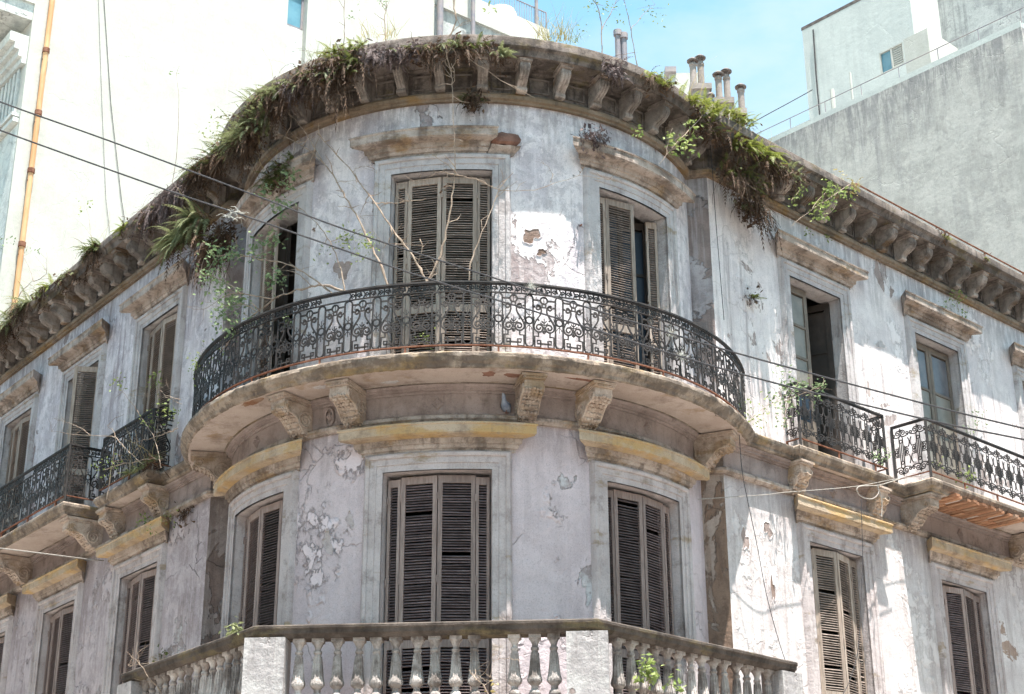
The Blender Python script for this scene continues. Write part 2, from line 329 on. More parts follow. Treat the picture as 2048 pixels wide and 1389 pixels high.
M['slat'] = simple('slat_wood', (0.10, 0.072, 0.075), (0.165, 0.125, 0.126), 7, 0.75, 0.3, inst=(0.7, 1.35))
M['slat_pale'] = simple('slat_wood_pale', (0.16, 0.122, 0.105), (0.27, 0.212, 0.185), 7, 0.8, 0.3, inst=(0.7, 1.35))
M['dustyglass'] = simple('dusty_blue_glass', (0.10, 0.10, 0.115), (0.15, 0.145, 0.155), 2.5, 0.25, 0.0, spec=0.6)
M['door'] = simple('inner_door_paint', (0.21, 0.17, 0.14), (0.15, 0.12, 0.10), 3, 0.7, 0.2)
M['doordark'] = simple('inner_door_dark', (0.06, 0.046, 0.04), (0.04, 0.032, 0.028), 3, 0.7, 0.2)
M['glass'] = simple('window_glass', (0.012, 0.018, 0.03), (0.022, 0.03, 0.045), 1.5, 0.3, 0.0, spec=0.25)
M['curtain'] = simple('dusty_pane', (0.25, 0.22, 0.185), (0.17, 0.15, 0.125), 2.5, 0.35, 0.0, spec=0.5)
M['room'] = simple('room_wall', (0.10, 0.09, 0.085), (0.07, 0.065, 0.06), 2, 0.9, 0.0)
M['roof'] = simple('roof_screed', (0.28, 0.25, 0.22), (0.20, 0.18, 0.16), 2, 0.95, 0.3)
M['ground'] = simple('asphalt', (0.21, 0.195, 0.178), (0.27, 0.25, 0.23), 30, 0.9, 0.3)
M['pavement'] = simple('pavement_tile', (0.38, 0.36, 0.33), (0.46, 0.43, 0.40), 3, 0.9, 0.3)
M['wire'] = simple('black_cable', (0.03, 0.03, 0.035), (0.06, 0.055, 0.06), 20, 0.7, 0.0)
M['ropewhite'] = simple('pale_cable', (0.36, 0.33, 0.30), (0.26, 0.235, 0.215), 20, 0.8, 0.0)
M['white_wall'] = plaster('white_party_wall', (0.495, 0.485, 0.45), (0.45, 0.44, 0.405), (0.52, 0.49, 0.44), (0.42, 0.40, 0.37), (0.72, 0.78), 0.22, 8.0, mott=0.16, cracks=0.10, bmp=0.25)
M['grey_wall'] = plaster('grey_party_wall', (0.475, 0.45, 0.425), (0.39, 0.37, 0.35), (0.33, 0.312, 0.295), (0.26, 0.25, 0.26), (0.66, 0.74), 0.3, 9.0, pscale=0.35, mott=0.35, cracks=0.15, top=(19.42, 2.4), tstr=0.62, bmp=0.3)
M['weathered_wall'] = plaster('weathered_wall', (0.46, 0.465, 0.455), (0.34, 0.345, 0.345), (0.24, 0.24, 0.24), (0.2, 0.2, 0.2), (0.56, 0.64), 0.5, 12.0, pscale=0.5, mott=0.5, cracks=0.1, bmp=0.3)
M['facing'] = simple('warm_plaster', (0.66, 0.58, 0.50), (0.58, 0.51, 0.44), 1.0, 0.9, 0.0)  # plaster of the added unseen buildings, pale for warm bounced light
M['pent_wall'] = plaster('penthouse_wall', (0.54, 0.56, 0.54), (0.49, 0.51, 0.495), (0.45, 0.45, 0.45), (0.3, 0.3, 0.31), (0.72, 0.80), 0.12, 10.0, pscale=0.4, mott=0.12, cracks=0.05, bmp=0.3)
M['facade_far'] = plaster('far_left_facade', (0.62, 0.63, 0.60), (0.52, 0.53, 0.52), (0.45, 0.44, 0.42), (0.35, 0.34, 0.33), (0.7, 0.78), 0.2, 11.0)
M['pipe_orange'] = simple('orange_drainpipe', (0.52, 0.27, 0.13), (0.62, 0.37, 0.20), 4, 0.6, 0.2, stretch=(1, 1, 0.3))
M['pipe_grey'] = simple('grey_pipe', (0.20, 0.19, 0.22), (0.28, 0.24, 0.24), 4, 0.6, 0.2)
M['chimney'] = stone('chimney_cement', (0.22, 0.20, 0.185), (0.30, 0.275, 0.255), (0.20, 0.18, 0.17), None, 0, 15.0, 0.3)
M['darkmetal'] = simple('dark_cowl', (0.10, 0.08, 0.075), (0.17, 0.14, 0.13), 10, 0.7, 0.2)
M['glassblue'] = simple('blue_glass', (0.10, 0.24, 0.32), (0.14, 0.30, 0.38), 2, 0.1, 0.0, spec=0.8)
M['fern'] = leafmat('fern_green', (0.055, 0.075, 0.02), (0.13, 0.15, 0.045))
M['fernpale'] = leafmat('fern_pale', (0.13, 0.15, 0.065), (0.25, 0.265, 0.14))
M['fernbright'] = leafmat('fern_bright', (0.12, 0.15, 0.025), (0.27, 0.29, 0.07))
M['dead'] = leafmat('dead_frond', (0.045, 0.026, 0.019), (0.135, 0.082, 0.052), 0.15, 0.8)
M['deadgrey'] = leafmat('dead_grey', (0.075, 0.053, 0.055), (0.19, 0.145, 0.14), 0.15, 0.8)
M['straw'] = leafmat('straw', (0.32, 0.25, 0.10), (0.46, 0.38, 0.18), 0.25, 0.7)
M['leaf'] = leafmat('leaf_green', (0.12, 0.18, 0.085), (0.27, 0.34, 0.18))
M['leafyel'] = leafmat('leaf_yellowgreen', (0.14, 0.195, 0.05), (0.31, 0.36, 0.13))
M['twig'] = simple('pale_twig', (0.36, 0.28, 0.22), (0.24, 0.175, 0.135), 14, 0.85, 0.2)
M['twigdark'] = simple('brown_twig', (0.20, 0.145, 0.115), (0.28, 0.21, 0.17), 10, 0.85, 0.2)
M['airplant'] = leafmat('air_plant_grey', (0.45, 0.45, 0.42), (0.60, 0.60, 0.56), 0.2, 0.8)

# ================================================================== setting
mb = MB(); mb.box(-400, 400, -400, 400, -0.3, 0.0); mb.build('ground', M['ground'], smooth=0, kind='structure')

# ================================================================== corner building
ZF1, ZLO, ZBD, ZSL, ZUO, ZCB, ZCT = 4.5, 7.5, 8.11, 8.72, 11.485, 12.48, 13.2
B = thing('corner_building', 'weathered two-storey corner building with rounded front, iron balconies and plants growing from its cornice', 'building')
SLC, SRC = 1.946, 1.636
CL = fL(SLC, 0, 0); CRR = fR(SRC, 0, 0)
EL, ER = Vector((-3.02, -0.26, 0)), Vector((2.90, -1.05, 0))
SLE, SRE = 11.7, 11.5

# pavement under the building
def arc(r, a0, a1, n): return [Vector((r * sin(a), -r * cos(a), 0)) for a in lin(a0, a1, n)]
pv = [fL(60, 3.2, 0), fL(3.6, 3.2, 0)] + arc(6.6, -1.4, 1.2, 16) + [fR(3.6, 3.2, 0), fR(60, 3.2, 0), fR(60, -4, 0), fL(60, -4, 0)]
mb = MB(); mb.prism([Vector((p.x, p.y, -0.1)) for p in pv], (0, 0, 0.24)); mb.build('pavement', M['pavement'], smooth=0, kind='structure')

def wall_grid(fr, u0, u1, z0, z1, holes, du, dz=1.0):
    bu = {u0, u1}; bz = {z0, z1}
    for (a, b, c, d) in holes:
        bu |= {a, b}; bz |= {max(z0, c), min(z1, d)}
    def fill(bs, st):
        bs = sorted(bs); o = []
        for a, b in zip(bs, bs[1:]):
            n = max(1, int(math.ceil((b - a) / st))); o += [a + (b - a) * i / n for i in range(n)]
        return o + [bs[-1]]
    us, zs = fill(bu, du), fill(bz, dz); m = MB(); n = len(us)
    vs = [fr(u, 0, z) for z in zs for u in us]; fs = []
    for j in range(len(zs) - 1):
        for i in range(n - 1):
            uc, zc = (us[i] + us[i + 1]) / 2, (zs[j] + zs[j + 1]) / 2
            if any(a < uc < b and c < zc < d for a, b, c, d in holes): continue
            fs.append((j * n + i, j * n + i + 1, (j + 1) * n + i + 1, (j + 1) * n + i))
    return m.add(vs, fs)
HW, HWW = 0.65, 0.61
DU = [0.0, -2.758, 2.758]
LS = [4.02, 6.87, 9.70]; RS = [3.97, 7.14, 10.31]
UPZ = (ZSL + 0.05, ZUO); LOZ = (ZF1 + 0.05, ZLO)
def holes(cs, hw, zz): return [(c - hw, c + hw, zz[0], zz[1]) for c in cs]
uL, uR = R * (-1.56 - BC), R * (1.30 - BC)
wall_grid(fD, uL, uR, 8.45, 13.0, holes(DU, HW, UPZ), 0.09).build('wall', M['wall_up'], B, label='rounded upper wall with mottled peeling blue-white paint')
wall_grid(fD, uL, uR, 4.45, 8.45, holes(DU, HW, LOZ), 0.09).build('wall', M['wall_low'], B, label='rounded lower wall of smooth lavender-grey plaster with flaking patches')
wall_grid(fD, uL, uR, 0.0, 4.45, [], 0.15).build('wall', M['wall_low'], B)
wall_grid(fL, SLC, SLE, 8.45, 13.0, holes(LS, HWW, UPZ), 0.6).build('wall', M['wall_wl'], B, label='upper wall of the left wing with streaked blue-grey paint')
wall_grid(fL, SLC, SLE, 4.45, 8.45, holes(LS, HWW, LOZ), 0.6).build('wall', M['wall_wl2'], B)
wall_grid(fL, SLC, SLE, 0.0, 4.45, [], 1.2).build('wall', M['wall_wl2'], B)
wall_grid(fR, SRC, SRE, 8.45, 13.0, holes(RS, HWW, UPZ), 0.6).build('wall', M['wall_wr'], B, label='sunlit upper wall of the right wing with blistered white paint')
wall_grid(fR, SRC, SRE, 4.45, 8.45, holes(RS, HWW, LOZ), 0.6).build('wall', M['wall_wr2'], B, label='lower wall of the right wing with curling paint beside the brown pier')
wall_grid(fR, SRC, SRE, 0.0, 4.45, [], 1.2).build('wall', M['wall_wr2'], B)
for a, b, up, lo in ((CL, EL, 'pier_up', 'pier_l'), (CRR, ER, 'pier_up', 'pier_r')):
    for z0, z1, mt in ((0, 8.45, lo), (8.45, 13.0, up)):
        m = MB(); m.poly([Vector((a.x, a.y, z0)), Vector((b.x, b.y, z0)), Vector((b.x, b.y, z1)), Vector((a.x, a.y, z1))]); m.build('pier_side', M[mt], B, smooth=0)
# roof, floors and back walls
foot = [fL(SLE, -0.02, 0), fL(SLC, -0.02, 0), EL] + arc(R - 0.02, -1.478, 1.21, 40) + [ER, fR(SRC, -0.02, 0), fR(SRE, -0.02, 0), fR(SRE, -9, 0), fL(SLE, -9, 0)]
def slabz(z0, z1, name, mt):
    m = MB(); m.prism([Vector((p.x, p.y, z0)) for p in foot], (0, 0, z1 - z0)); m.build(name, M[mt], B, smooth=0)
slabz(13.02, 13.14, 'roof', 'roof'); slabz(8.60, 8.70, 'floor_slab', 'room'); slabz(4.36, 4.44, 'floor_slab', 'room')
m = MB()
for a, b in ((fR(SRE, 0, 0), fR(SRE, -9, 0)), (fR(SRE, -9, 0), fL(SLE, -9, 0)), (fL(SLE, -9, 0), fL(SLE, 0, 0))):
    m.poly([Vector((a.x, a.y, 0)), Vector((b.x, b.y, 0)), Vector((b.x, b.y, 13.1)), Vector((a.x, a.y, 13.1))])
m.build('back_wall', M['wall_low'], B, smooth=0)
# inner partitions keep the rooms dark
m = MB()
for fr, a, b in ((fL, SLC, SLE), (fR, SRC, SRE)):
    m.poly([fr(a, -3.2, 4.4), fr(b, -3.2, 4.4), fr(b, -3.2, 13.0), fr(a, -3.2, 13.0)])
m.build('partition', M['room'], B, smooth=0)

# ---------------------------------------------------------------- sweeps along a plan path (outside on the right of travel)
def sweep(path, prof, caps=True, wear=0.0):
    P = [Vector((p.x, p.y, 0)) for p in path]; n = len(P); N = []
    for i in range(n - 1):
        d = (P[i + 1] - P[i]).normalized(); N.append(Vector((d.y, -d.x, 0)))
    V = []
    for i in range(n):
        if i == 0: V.append(N[0])
        elif i == n - 1: V.append(N[-1])
        else:
            a, b = N[i - 1], N[i]; V.append((a + b) / max(0.3, 1 + a.dot(b)))
    if wear:
        rw = random.Random(5); chip = [max(0.0, sum(rw.gauss(0, 1) for _ in range(2)) - 1.6) if rw.random() < .5 else 0.0 for _ in range(n)]
        rows = [[P[i] + V[i] * (o + (rw.gauss(0, wear) - chip[i] * wear * 4 * (o > .4))) + Vector((0, 0, z + rw.gauss(0, wear * .7))) for i in range(n)] for o, z in prof]
    else: rows = [[P[i] + V[i] * o + Vector((0, 0, z)) for i in range(n)] for o, z in prof]
    m = MB(); m.grid(rows)
    if caps:
        m.poly([r[0] for r in rows]); m.poly([r[-1] for r in rows][::-1])
    return m
pathL = [fL(SLE, 0, 0), fL(SLC, 0, 0), EL]
pathR = [ER, fR(SRC, 0, 0), fR(SRE, 0, 0)]
pathD = arc(R, -1.52, 1.25, 90)
def run(name, prof, mat, dz=0.0, label=None, paths=None):
    for k, p in enumerate(paths or (pathL, pathD, pathR)):
        z = (0.004 if k != 1 else 0.0) + dz
        o = sweep(p, [(a, b + z) for a, b in prof]).build(name, M[mat], B)
        if label: o['label'] = label + (' on the left wing', ' round the curved front', ' on the right wing')[k]
run('architrave_band', [(-.02, 12.47), (.05, 12.47), (.055, 12.495), (.085, 12.51), (.09, 12.56), (.07, 12.575), (.06, 12.60), (.03, 12.61), (-.02, 12.61)], 'band', label='ochre-stained moulded band under the cornice')
run('cornice_frieze', [(-.02, 12.612), (.028, 12.612), (.028, 12.91), (-.02, 12.91)], 'cornice')
run('cornice', [(-.02, 12.912), (.08, 12.912), (.10, 12.935), (.10, 12.95), (.13, 12.965), (.39, 12.972), (.40, 12.952), (.43, 12.952), (.435, 12.985), (.46, 13.03), (.475, 13.035), (.49, 13.05), (.50, 13.06), (.50, 13.17), (.485, 13.195), (.30, 13.205), (-.3, 13.225)], 'cornice', label='stained projecting cornice with underside shade in its colour')
# string course between the storeys
run('string_course', [(-.02, 8.085), (.05, 8.085), (.06, 8.10), (.085, 8.115), (.085, 8.155), (.06, 8.17), (.03, 8.185), (-.02, 8.19)], 'trim')
run('frieze_moulding', [(-.02, 8.45), (.03, 8.45), (.035, 8.475), (.07, 8.48), (.07, 8.505), (.10, 8.515), (.11, 8.542), (-.02, 8.542)], 'frieze')
run('ledge', [(-.02, 8.545), (.13, 8.547), (.15, 8.565), (.15, 8.60), (.19, 8.625), (.21, 8.66), (.21, 8.695), (.19, 8.715), (-.02, 8.735)], 'slab', paths=(pathL, pathR) if False else None)
# plain frieze panels between string course and ledge (proud plaster)
wall_grid(lambda u, o, z: fD(u, 0.012, z), uL, uR, 8.188, 8.452, [], 0.09).build('frieze', M['frieze'], B)
for fr, a, b in ((fL, SLC, SLE), (fR, SRC, SRE)):
    wall_grid(lambda u, o, z: fr(u, 0.012, z), a, b, 8.188, 8.452, [], 2.0).build('frieze', M['frieze'], B)
run('base_ledge', [(-.02, 4.20), (.12, 4.20), (.16, 4.26), (.16, 4.33), (.22, 4.36), (.22, 4.46), (-.02, 4.50)], 'slab')

# ---------------------------------------------------------------- windows
def ushape(hw, zt, z0, prof, fr, nu):
    rows = []
    for d, o in prof:
        h = hw + d
        r = [fr(-h, o, z) for z in lin(z0, zt + d, 3)[:-1]] + [fr(u, o, zt + d) for u in lin(-h, h, nu)] + [fr(h, o, z) for z in lin(zt + d, z0, 3)[1:]]
        rows.append(r)
    return rows
def window_trim(fr, c, hw, z0, zt, curved, hoodmat, fasciamat, archmat='arch', broken=False, hood=True):
    f = sub(fr, c); nu = 28 if curved else 1
    m = MB(); m.grid(ushape(hw, zt, z0, [(0, 0.03), (0, -0.30)], f, nu)); m.build('window_reveal', M[archmat], B)
    m = MB(); m.grid(ushape(hw, zt, z0, [(0, -0.002), (0, 0.028), (.075, 0.028), (.08, 0.042), (.155, 0.042), (.16, 0.062), (.175, 0.07), (.20, 0.07), (.22, 0.05), (.24, -0.01)], f, nu))
    m.build('architrave', M[archmat], B)
    m = MB(); m.hexa([f(-hw, -0.31, z0), f(hw, -0.31, z0), f(hw, 0.04, z0), f(-hw, 0.04, z0), f(-hw, -0.31, z0 + .03), f(hw, -0.31, z0 + .03), f(hw, 0.04, z0 + .02), f(-hw, 0.04, z0 + .02)])
    m.build('window_sill', M['slab'], B, smooth=0)
    w0 = hw + 0.24; zb = zt + 0.215
    P1 = [(-.01, zb), (.035, zb), (.035, zb + .035), (.06, zb + .04), (.075, zb + .07), (.075, zb + .085), (.10, zb + .09), (.105, zb + .13), (.11, zb + .15)]
    P2 = [(.11, zb + .151), (.222, zb + .160), (.222, zb + .170), (.238, zb + .174), (.238, zb + .272), (.252, zb + .282), (.252, zb + .298), (.24, zb + .308), (-.01, zb + .335)]
    if not hood: return
    def band(prof, a=-1.0, b=1.0, wob=0.0014):
        mm = MB(); rows = []
        for o, z in prof:
            h = w0 + max(0, o)
            rows.append([f(u, max(o, -.01) + (random.uniform(-wob, wob)), z + random.uniform(-wob, wob)) for u in lin(a * h, b * h, max(1, int(nu * (b - a) / 2)) if curved else 18)])
        # end returns
        for e in (0, -1):
            mm.poly([r[e] for r in rows] + [f((a if e == 0 else b) * w0, -.01, prof[-1][1]), f((a if e == 0 else b) * w0, -.01, prof[0][1])])
        mm.grid(rows); return mm
    if not broken:
        o = band(P1).build('window_hood', M[hoodmat], B, 16); band(P2).build('hood_fascia', M[fasciamat], o, 16)
    else:
        o = band(P1, -1, 0.62).build('window_hood', M[hoodmat], B, 16, label='cracked stone hood over the middle upper window'); band(P2, -1, 0.62).build('hood_fascia', M[fasciamat], o, 16)
        P3 = [(-.01, zb), (.03, zb), (.05, zb + .04), (.09, zb + .07), (.11, zb + .11), (-.01, zb + .12)]
        band(P3, 0.635, 1.0, 0.008).build('hood_fascia', M[hoodmat], o)
        P4 = [(-.01, zb + .12), (.08, zb + .125), (.12, zb + .16), (.13, zb + .22), (.10, zb + .27), (.05, zb + .31), (-.01, zb + .32)]
        band(P4, 0.645, 0.98, 0.02).build('broken_brick', M['brokenbrick'], o, label='exposed red-brown brick where the hood has broken off')
for i, c in enumerate(DU):
    window_trim(fD, c, HW, LOZ[0], ZLO, True, 'trim', 'ochre')
    window_trim(fD, c, HW, UPZ[0], ZUO, True, 'trim', 'trim', 'arch_up', broken=(i == 0))
for fr, cs in ((fL, LS), (fR, RS)):
    for c in cs:
        window_trim(fr, c, HWW, LOZ[0], ZLO, False, 'trim', 'ochre')
        window_trim(fr, c, HWW, UPZ[0], ZUO, False, 'trim', 'trim', 'arch_up')

# ---------------------------------------------------------------- shutters
_leaf = {}; _slat = {}; NSLAT = [0]
PITCH = 0.033
def slat_zs(h):
    mid = h * 0.30; z = []
    for a, b in ((0.15, mid - 0.03), (mid + 0.09, h - 0.10)):
        n = int((b - a) / PITCH); z += [a + (i + 0.5) * (b - a) / n for i in range(n)]
    return z
def shutter(A, Bp, z0, z1, mat='shutter', smat='slat', single=False, rot=0.0, hinge=0, miss=0.02, label=None):
    w = round((Bp - A).length, 2); h = round(z1 - z0, 2); sw = 0.052 if w > 0.3 else 0.034
    k = (w, h, mat)
    if k not in _leaf:
        m = MB(); t = 0.018
        m.box(0, sw, -t, t, 0, h); m.box(w - sw, w, -t, t, 0, h)
        mid = h * 0.30
        for a, b in ((0, .14), (mid - .02, mid + .08), (h - .09, h)): m.box(sw, w - sw, -t + .002, t - .002, a, b)
        for hz in (0.25, h * 0.55, h - 0.3): m.box(-.012, .012, -t - .012, -t + .004, hz, hz + .09)
        _leaf[k] = m.mesh('shutter', M[mat], 0)
    x = (Bp - A).normalized(); z = Vector((0, 0, 1)); y = z.cross(x); A0 = Vector((A.x, A.y, z0))
    Mx = Matrix(((x.x, y.x, 0, A0.x), (x.y, y.y, 0, A0.y), (0, 0, 1, A0.z), (0, 0, 0, 1)))
    if rot:
        c = Matrix.Translation((w if hinge else 0, 0, 0)); Mx = Mx @ c @ Matrix.Rotation(rot, 4, 'Z') @ c.inverted()
    o = link('shutter', _leaf[k], B, Mx)
    if label: o['label'] = label
    def one(m, zc, M2=None):
        a = radians(42) ; d = 0.0145; tt = 0.004; x0, x1 = sw - .004, w - sw + .004; p = []
        for zz in (-tt, tt):
            for yy, xx in ((-d, x0), (-d, x1), (d, x1), (d, x0)):
                q = Vector((xx, yy * cos(a) - zz * sin(a), yy * sin(a) + zz * cos(a))); q = (M2 @ q) if M2 else q
                p.append(q + Vector((0, 0, zc)))
        m.hexa([p[0], p[1], p[2], p[3], p[4], p[5], p[6], p[7]])
    zs = slat_zs(h)
    if single:
        ks = (w, smat)
        if ks not in _slat:
            m = MB(); one(m, 0); _slat[ks] = m.mesh('slat', M[smat], 0)
        for zc in zs:
            if random.random() < miss: continue
            Mm = Matrix.Translation((0, 0, zc + random.uniform(-.003, .003)))
            if random.random() < 0.11: Mm = Mm @ Matrix.Translation((w / 2, 0, 0)) @ Matrix.Rotation(random.uniform(-.07, .07), 4, 'Y') @ Matrix.Translation((-w / 2, 0, 0))
            Mm = Mm @ Matrix.Rotation(random.uniform(-.06, .06), 4, 'X')
            link('slat', _slat[ks], o, Mm); NSLAT[0] += 1
    else:
        m = MB()
        for zc in zs:
            if random.random() < miss: continue
            a = random.uniform(-.012, .012) if random.random() > .12 else random.uniform(-.09, .09)
            one(m, zc + random.uniform(-.003, .003), Matrix.Translation((w / 2, 0, 0)) @ Matrix.Rotation(a, 4, 'Y') @ Matrix.Translation((-w / 2, 0, 0)))
        m.build('slats', M[smat], o, 0, kind='stuff')
    return o
def shutters(fr, c, hw, z0, z1, mirror=False, mat='shutter', smat='slat', single=(), bow=0.05, skip=(), rots={}, miss=0.012):
    f = sub(fr, c); s = hw - .02; nar = .165
    q = -.12 if fr is fD else -.095
    nodes = [(-s, q - .01), (-s + nar, q), (-s + nar + .008, q), (-.006, q + bow), (.006, q + bow), (s - nar - .008, q), (s - nar, q), (s, q - .01)]
    for i in range(4):
        if i in skip: continue
        a, b = nodes[2 * i], nodes[2 * i + 1]
        A, Bq = f(a[0], a[1], 0), f(b[0], b[1], 0)
        if mirror: A, Bq = Bq, A
        rt, hg = rots.get(i, (0, 0))
        shutter(A, Bq, z0 + .03, z1 - .045 - (.012 if i in (0, 3) else 0), mat, smat, single=(i in single), rot=rt, hinge=hg, miss=miss)
# the two middle windows carry slats as single pieces
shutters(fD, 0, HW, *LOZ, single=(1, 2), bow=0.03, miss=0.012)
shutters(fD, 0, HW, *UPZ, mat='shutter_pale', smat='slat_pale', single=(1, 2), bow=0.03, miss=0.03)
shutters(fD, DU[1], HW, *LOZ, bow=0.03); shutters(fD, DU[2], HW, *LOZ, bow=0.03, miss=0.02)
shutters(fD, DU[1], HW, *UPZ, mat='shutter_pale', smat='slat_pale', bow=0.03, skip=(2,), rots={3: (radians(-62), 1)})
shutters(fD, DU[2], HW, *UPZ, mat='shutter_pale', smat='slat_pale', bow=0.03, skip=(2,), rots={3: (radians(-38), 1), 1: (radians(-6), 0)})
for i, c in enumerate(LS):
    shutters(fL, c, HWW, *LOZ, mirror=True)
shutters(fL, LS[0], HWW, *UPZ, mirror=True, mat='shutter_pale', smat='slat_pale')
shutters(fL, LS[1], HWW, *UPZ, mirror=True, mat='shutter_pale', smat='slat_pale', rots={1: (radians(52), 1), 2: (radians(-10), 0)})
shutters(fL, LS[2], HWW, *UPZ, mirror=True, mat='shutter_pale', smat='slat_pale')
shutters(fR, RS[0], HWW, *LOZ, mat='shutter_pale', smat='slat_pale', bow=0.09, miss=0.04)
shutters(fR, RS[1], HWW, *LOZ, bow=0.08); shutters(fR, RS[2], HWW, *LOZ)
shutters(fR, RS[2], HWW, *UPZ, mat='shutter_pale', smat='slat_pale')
# glazed inner doors where the shutters are folded away
def door_leaf(A, Bp, z0, z1, fm, panes, rot=0, hinge=0):
    w = (Bp - A).length; h = z1 - z0; x = (Bp - A).normalized(); y = Vector((0, 0, 1)).cross(x)
    Mx = Matrix(((x.x, y.x, 0, A.x), (x.y, y.y, 0, A.y), (0, 0, 1, z0), (0, 0, 0, 1)))
    if rot:
        c = Matrix.Translation((w if hinge else 0, 0, 0)); Mx = Mx @ c @ Matrix.Rotation(rot, 4, 'Z') @ c.inverted()
    m = MB(); s = .075; t = .022; m.box(0, s, -t, t, 0, h); m.box(w - s, w, -t, t, 0, h)
    n = len(panes); zs = [0.55] + [0.55 + (h - .65) * (i + 1) / n for i in range(n)]
    m.box(s, w - s, -t, t, 0, .52); m.box(s, w - s, -t, t, h - .1, h)
    for z in zs[:-1]: m.box(s, w - s, -t, t, z - .03, z + .012)
    o = m and link('door', m.mesh('door', M[fm], 0), B, Mx)
    for i, pm in enumerate(panes):
        g = MB(); g.box(s, w - s, -.006, .006, zs[i] + .012, zs[i + 1] - .03); link('pane', g.mesh('pane', M[pm], 0), o)
for fr, c, hw, l, r in ((fR, RS[0], HWW, ('door', ['glass', 'curtain', 'curtain', 'curtain'], 0), ('doordark', ['doordark', 'doordark', 'doordark'], radians(-68))),
                        (fR, RS[1], HWW, ('door', ['curtain', 'curtain', 'dustyglass'], 0), ('door', ['curtain', 'curtain', 'dustyglass'], 0)),
                        (fD, DU[2], HW, ('doordark', ['glass', 'glass'], 0), ('doordark', ['glass', 'glass', 'glass'], radians(-35))),
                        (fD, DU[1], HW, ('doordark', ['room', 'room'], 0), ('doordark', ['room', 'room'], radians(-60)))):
    f = sub(fr, c); z0, z1 = UPZ[0] + .03, UPZ[1] - .03
    dd = -.17 if fr is fR else -.27
    door_leaf(f(-hw + .02, dd, 0), f(-.005, dd, 0), z0, z1, l[0], l[1], l[2], 0)
    door_leaf(f(.005, dd, 0), f(hw - .02, dd, 0), z0, z1, r[0], r[1], r[2], 1)

# ---------------------------------------------------------------- modillions of the cornice
m = MB(); hwm = .062
prof = [(0, .30), (.33, .30), (.345, .26), (.34, .21), (.30, .15), (.235, .11), (.165, .085), (.135, .05), (.135, .02), (.115, -.012), (.07, -.02), (0, -.015)]
m.prism([Vector((-hwm, -y, z)) for y, z in prof], (2 * hwm, 0, 0))
rib = [(.345, .25), (.34, .20), (.30, .142), (.235, .102), (.165, .077), (.137, .045)]
for xx in (-.042, 0, .042):
    m.tube([Vector((xx, -y - .004, z)) for y, z in rib], .011, 5)
def disc(m, x0, x1, y, z, r, n=12):
    m.prism([Vector((x0, -y + r * cos(2 * pi * k / n), z + r * sin(2 * pi * k / n))) for k in range(n)], (x1 - x0, 0, 0))
disc(m, -hwm - .008, hwm + .008, .105, .012, .034); disc(m, -hwm - .006, hwm + .006, .285, .235, .055)
m.box(-.085, .085, -.375, 0, .30, .335); m.box(-.095, .095, -.39, 0, .335, .352)
MODM = [m.worn(.007, k).mesh('modillion', M['modillion'], 30) for k in range(5)]
def frame_at(fr, u, off, z, flip=False):
    p = fr(u, off, z); n = (fr(u, off + 1, z) - p).normalized(); y = -n; x = y.cross(Vector((0, 0, 1)))
    return Matrix(((x.x, y.x, 0, p.x), (x.y, y.y, 0, p.y), (0, 0, 1, p.z), (0, 0, 0, 1)))
mods = [(fD, R * .1555 * k) for k in range(-8, 9)] + [(fL, 4.68 + .507 * k) for k in range(-5, 14)] + [(fR, 3.13 + .517 * k) for k in range(-2, 17)]
for i, (fr, u) in enumerate(mods):
    if fr is not fD and u > 11.4: continue
    link('modillion', MODM[i % 5 if i % 7 else 2], B, frame_at(fr, u + random.uniform(-.012, .012), .026, 12.62) @ Matrix.Rotation(random.uniform(-.03, .03), 4, 'Y') @ Matrix.Diagonal((random.uniform(.9, 1.06), random.uniform(.92, 1.04), 1, 1)))
# recessed panels between the modillions
m = MB()
for x0, x1, z0, z1 in ((-.135, -.115, .03, .25), (.115, .135, .03, .25), (-.115, .115, .03, .05), (-.115, .115, .23, .25)): m.box(x0, x1, -.018, 0, z0, z1)
PANM = m.mesh('frieze_panel', M['cornice'], 0)
for fr, us in ((fD, [R * .1555 * (k + .5) for k in range(-8, 8)]), (fL, [4.68 + .507 * (k + .5) for k in range(-5, 13)]), (fR, [3.13 + .517 * (k + .5) for k in range(-2, 16)])):
    for u in us: link('frieze_panel', PANM, B, frame_at(fr, u, .026, 12.63))

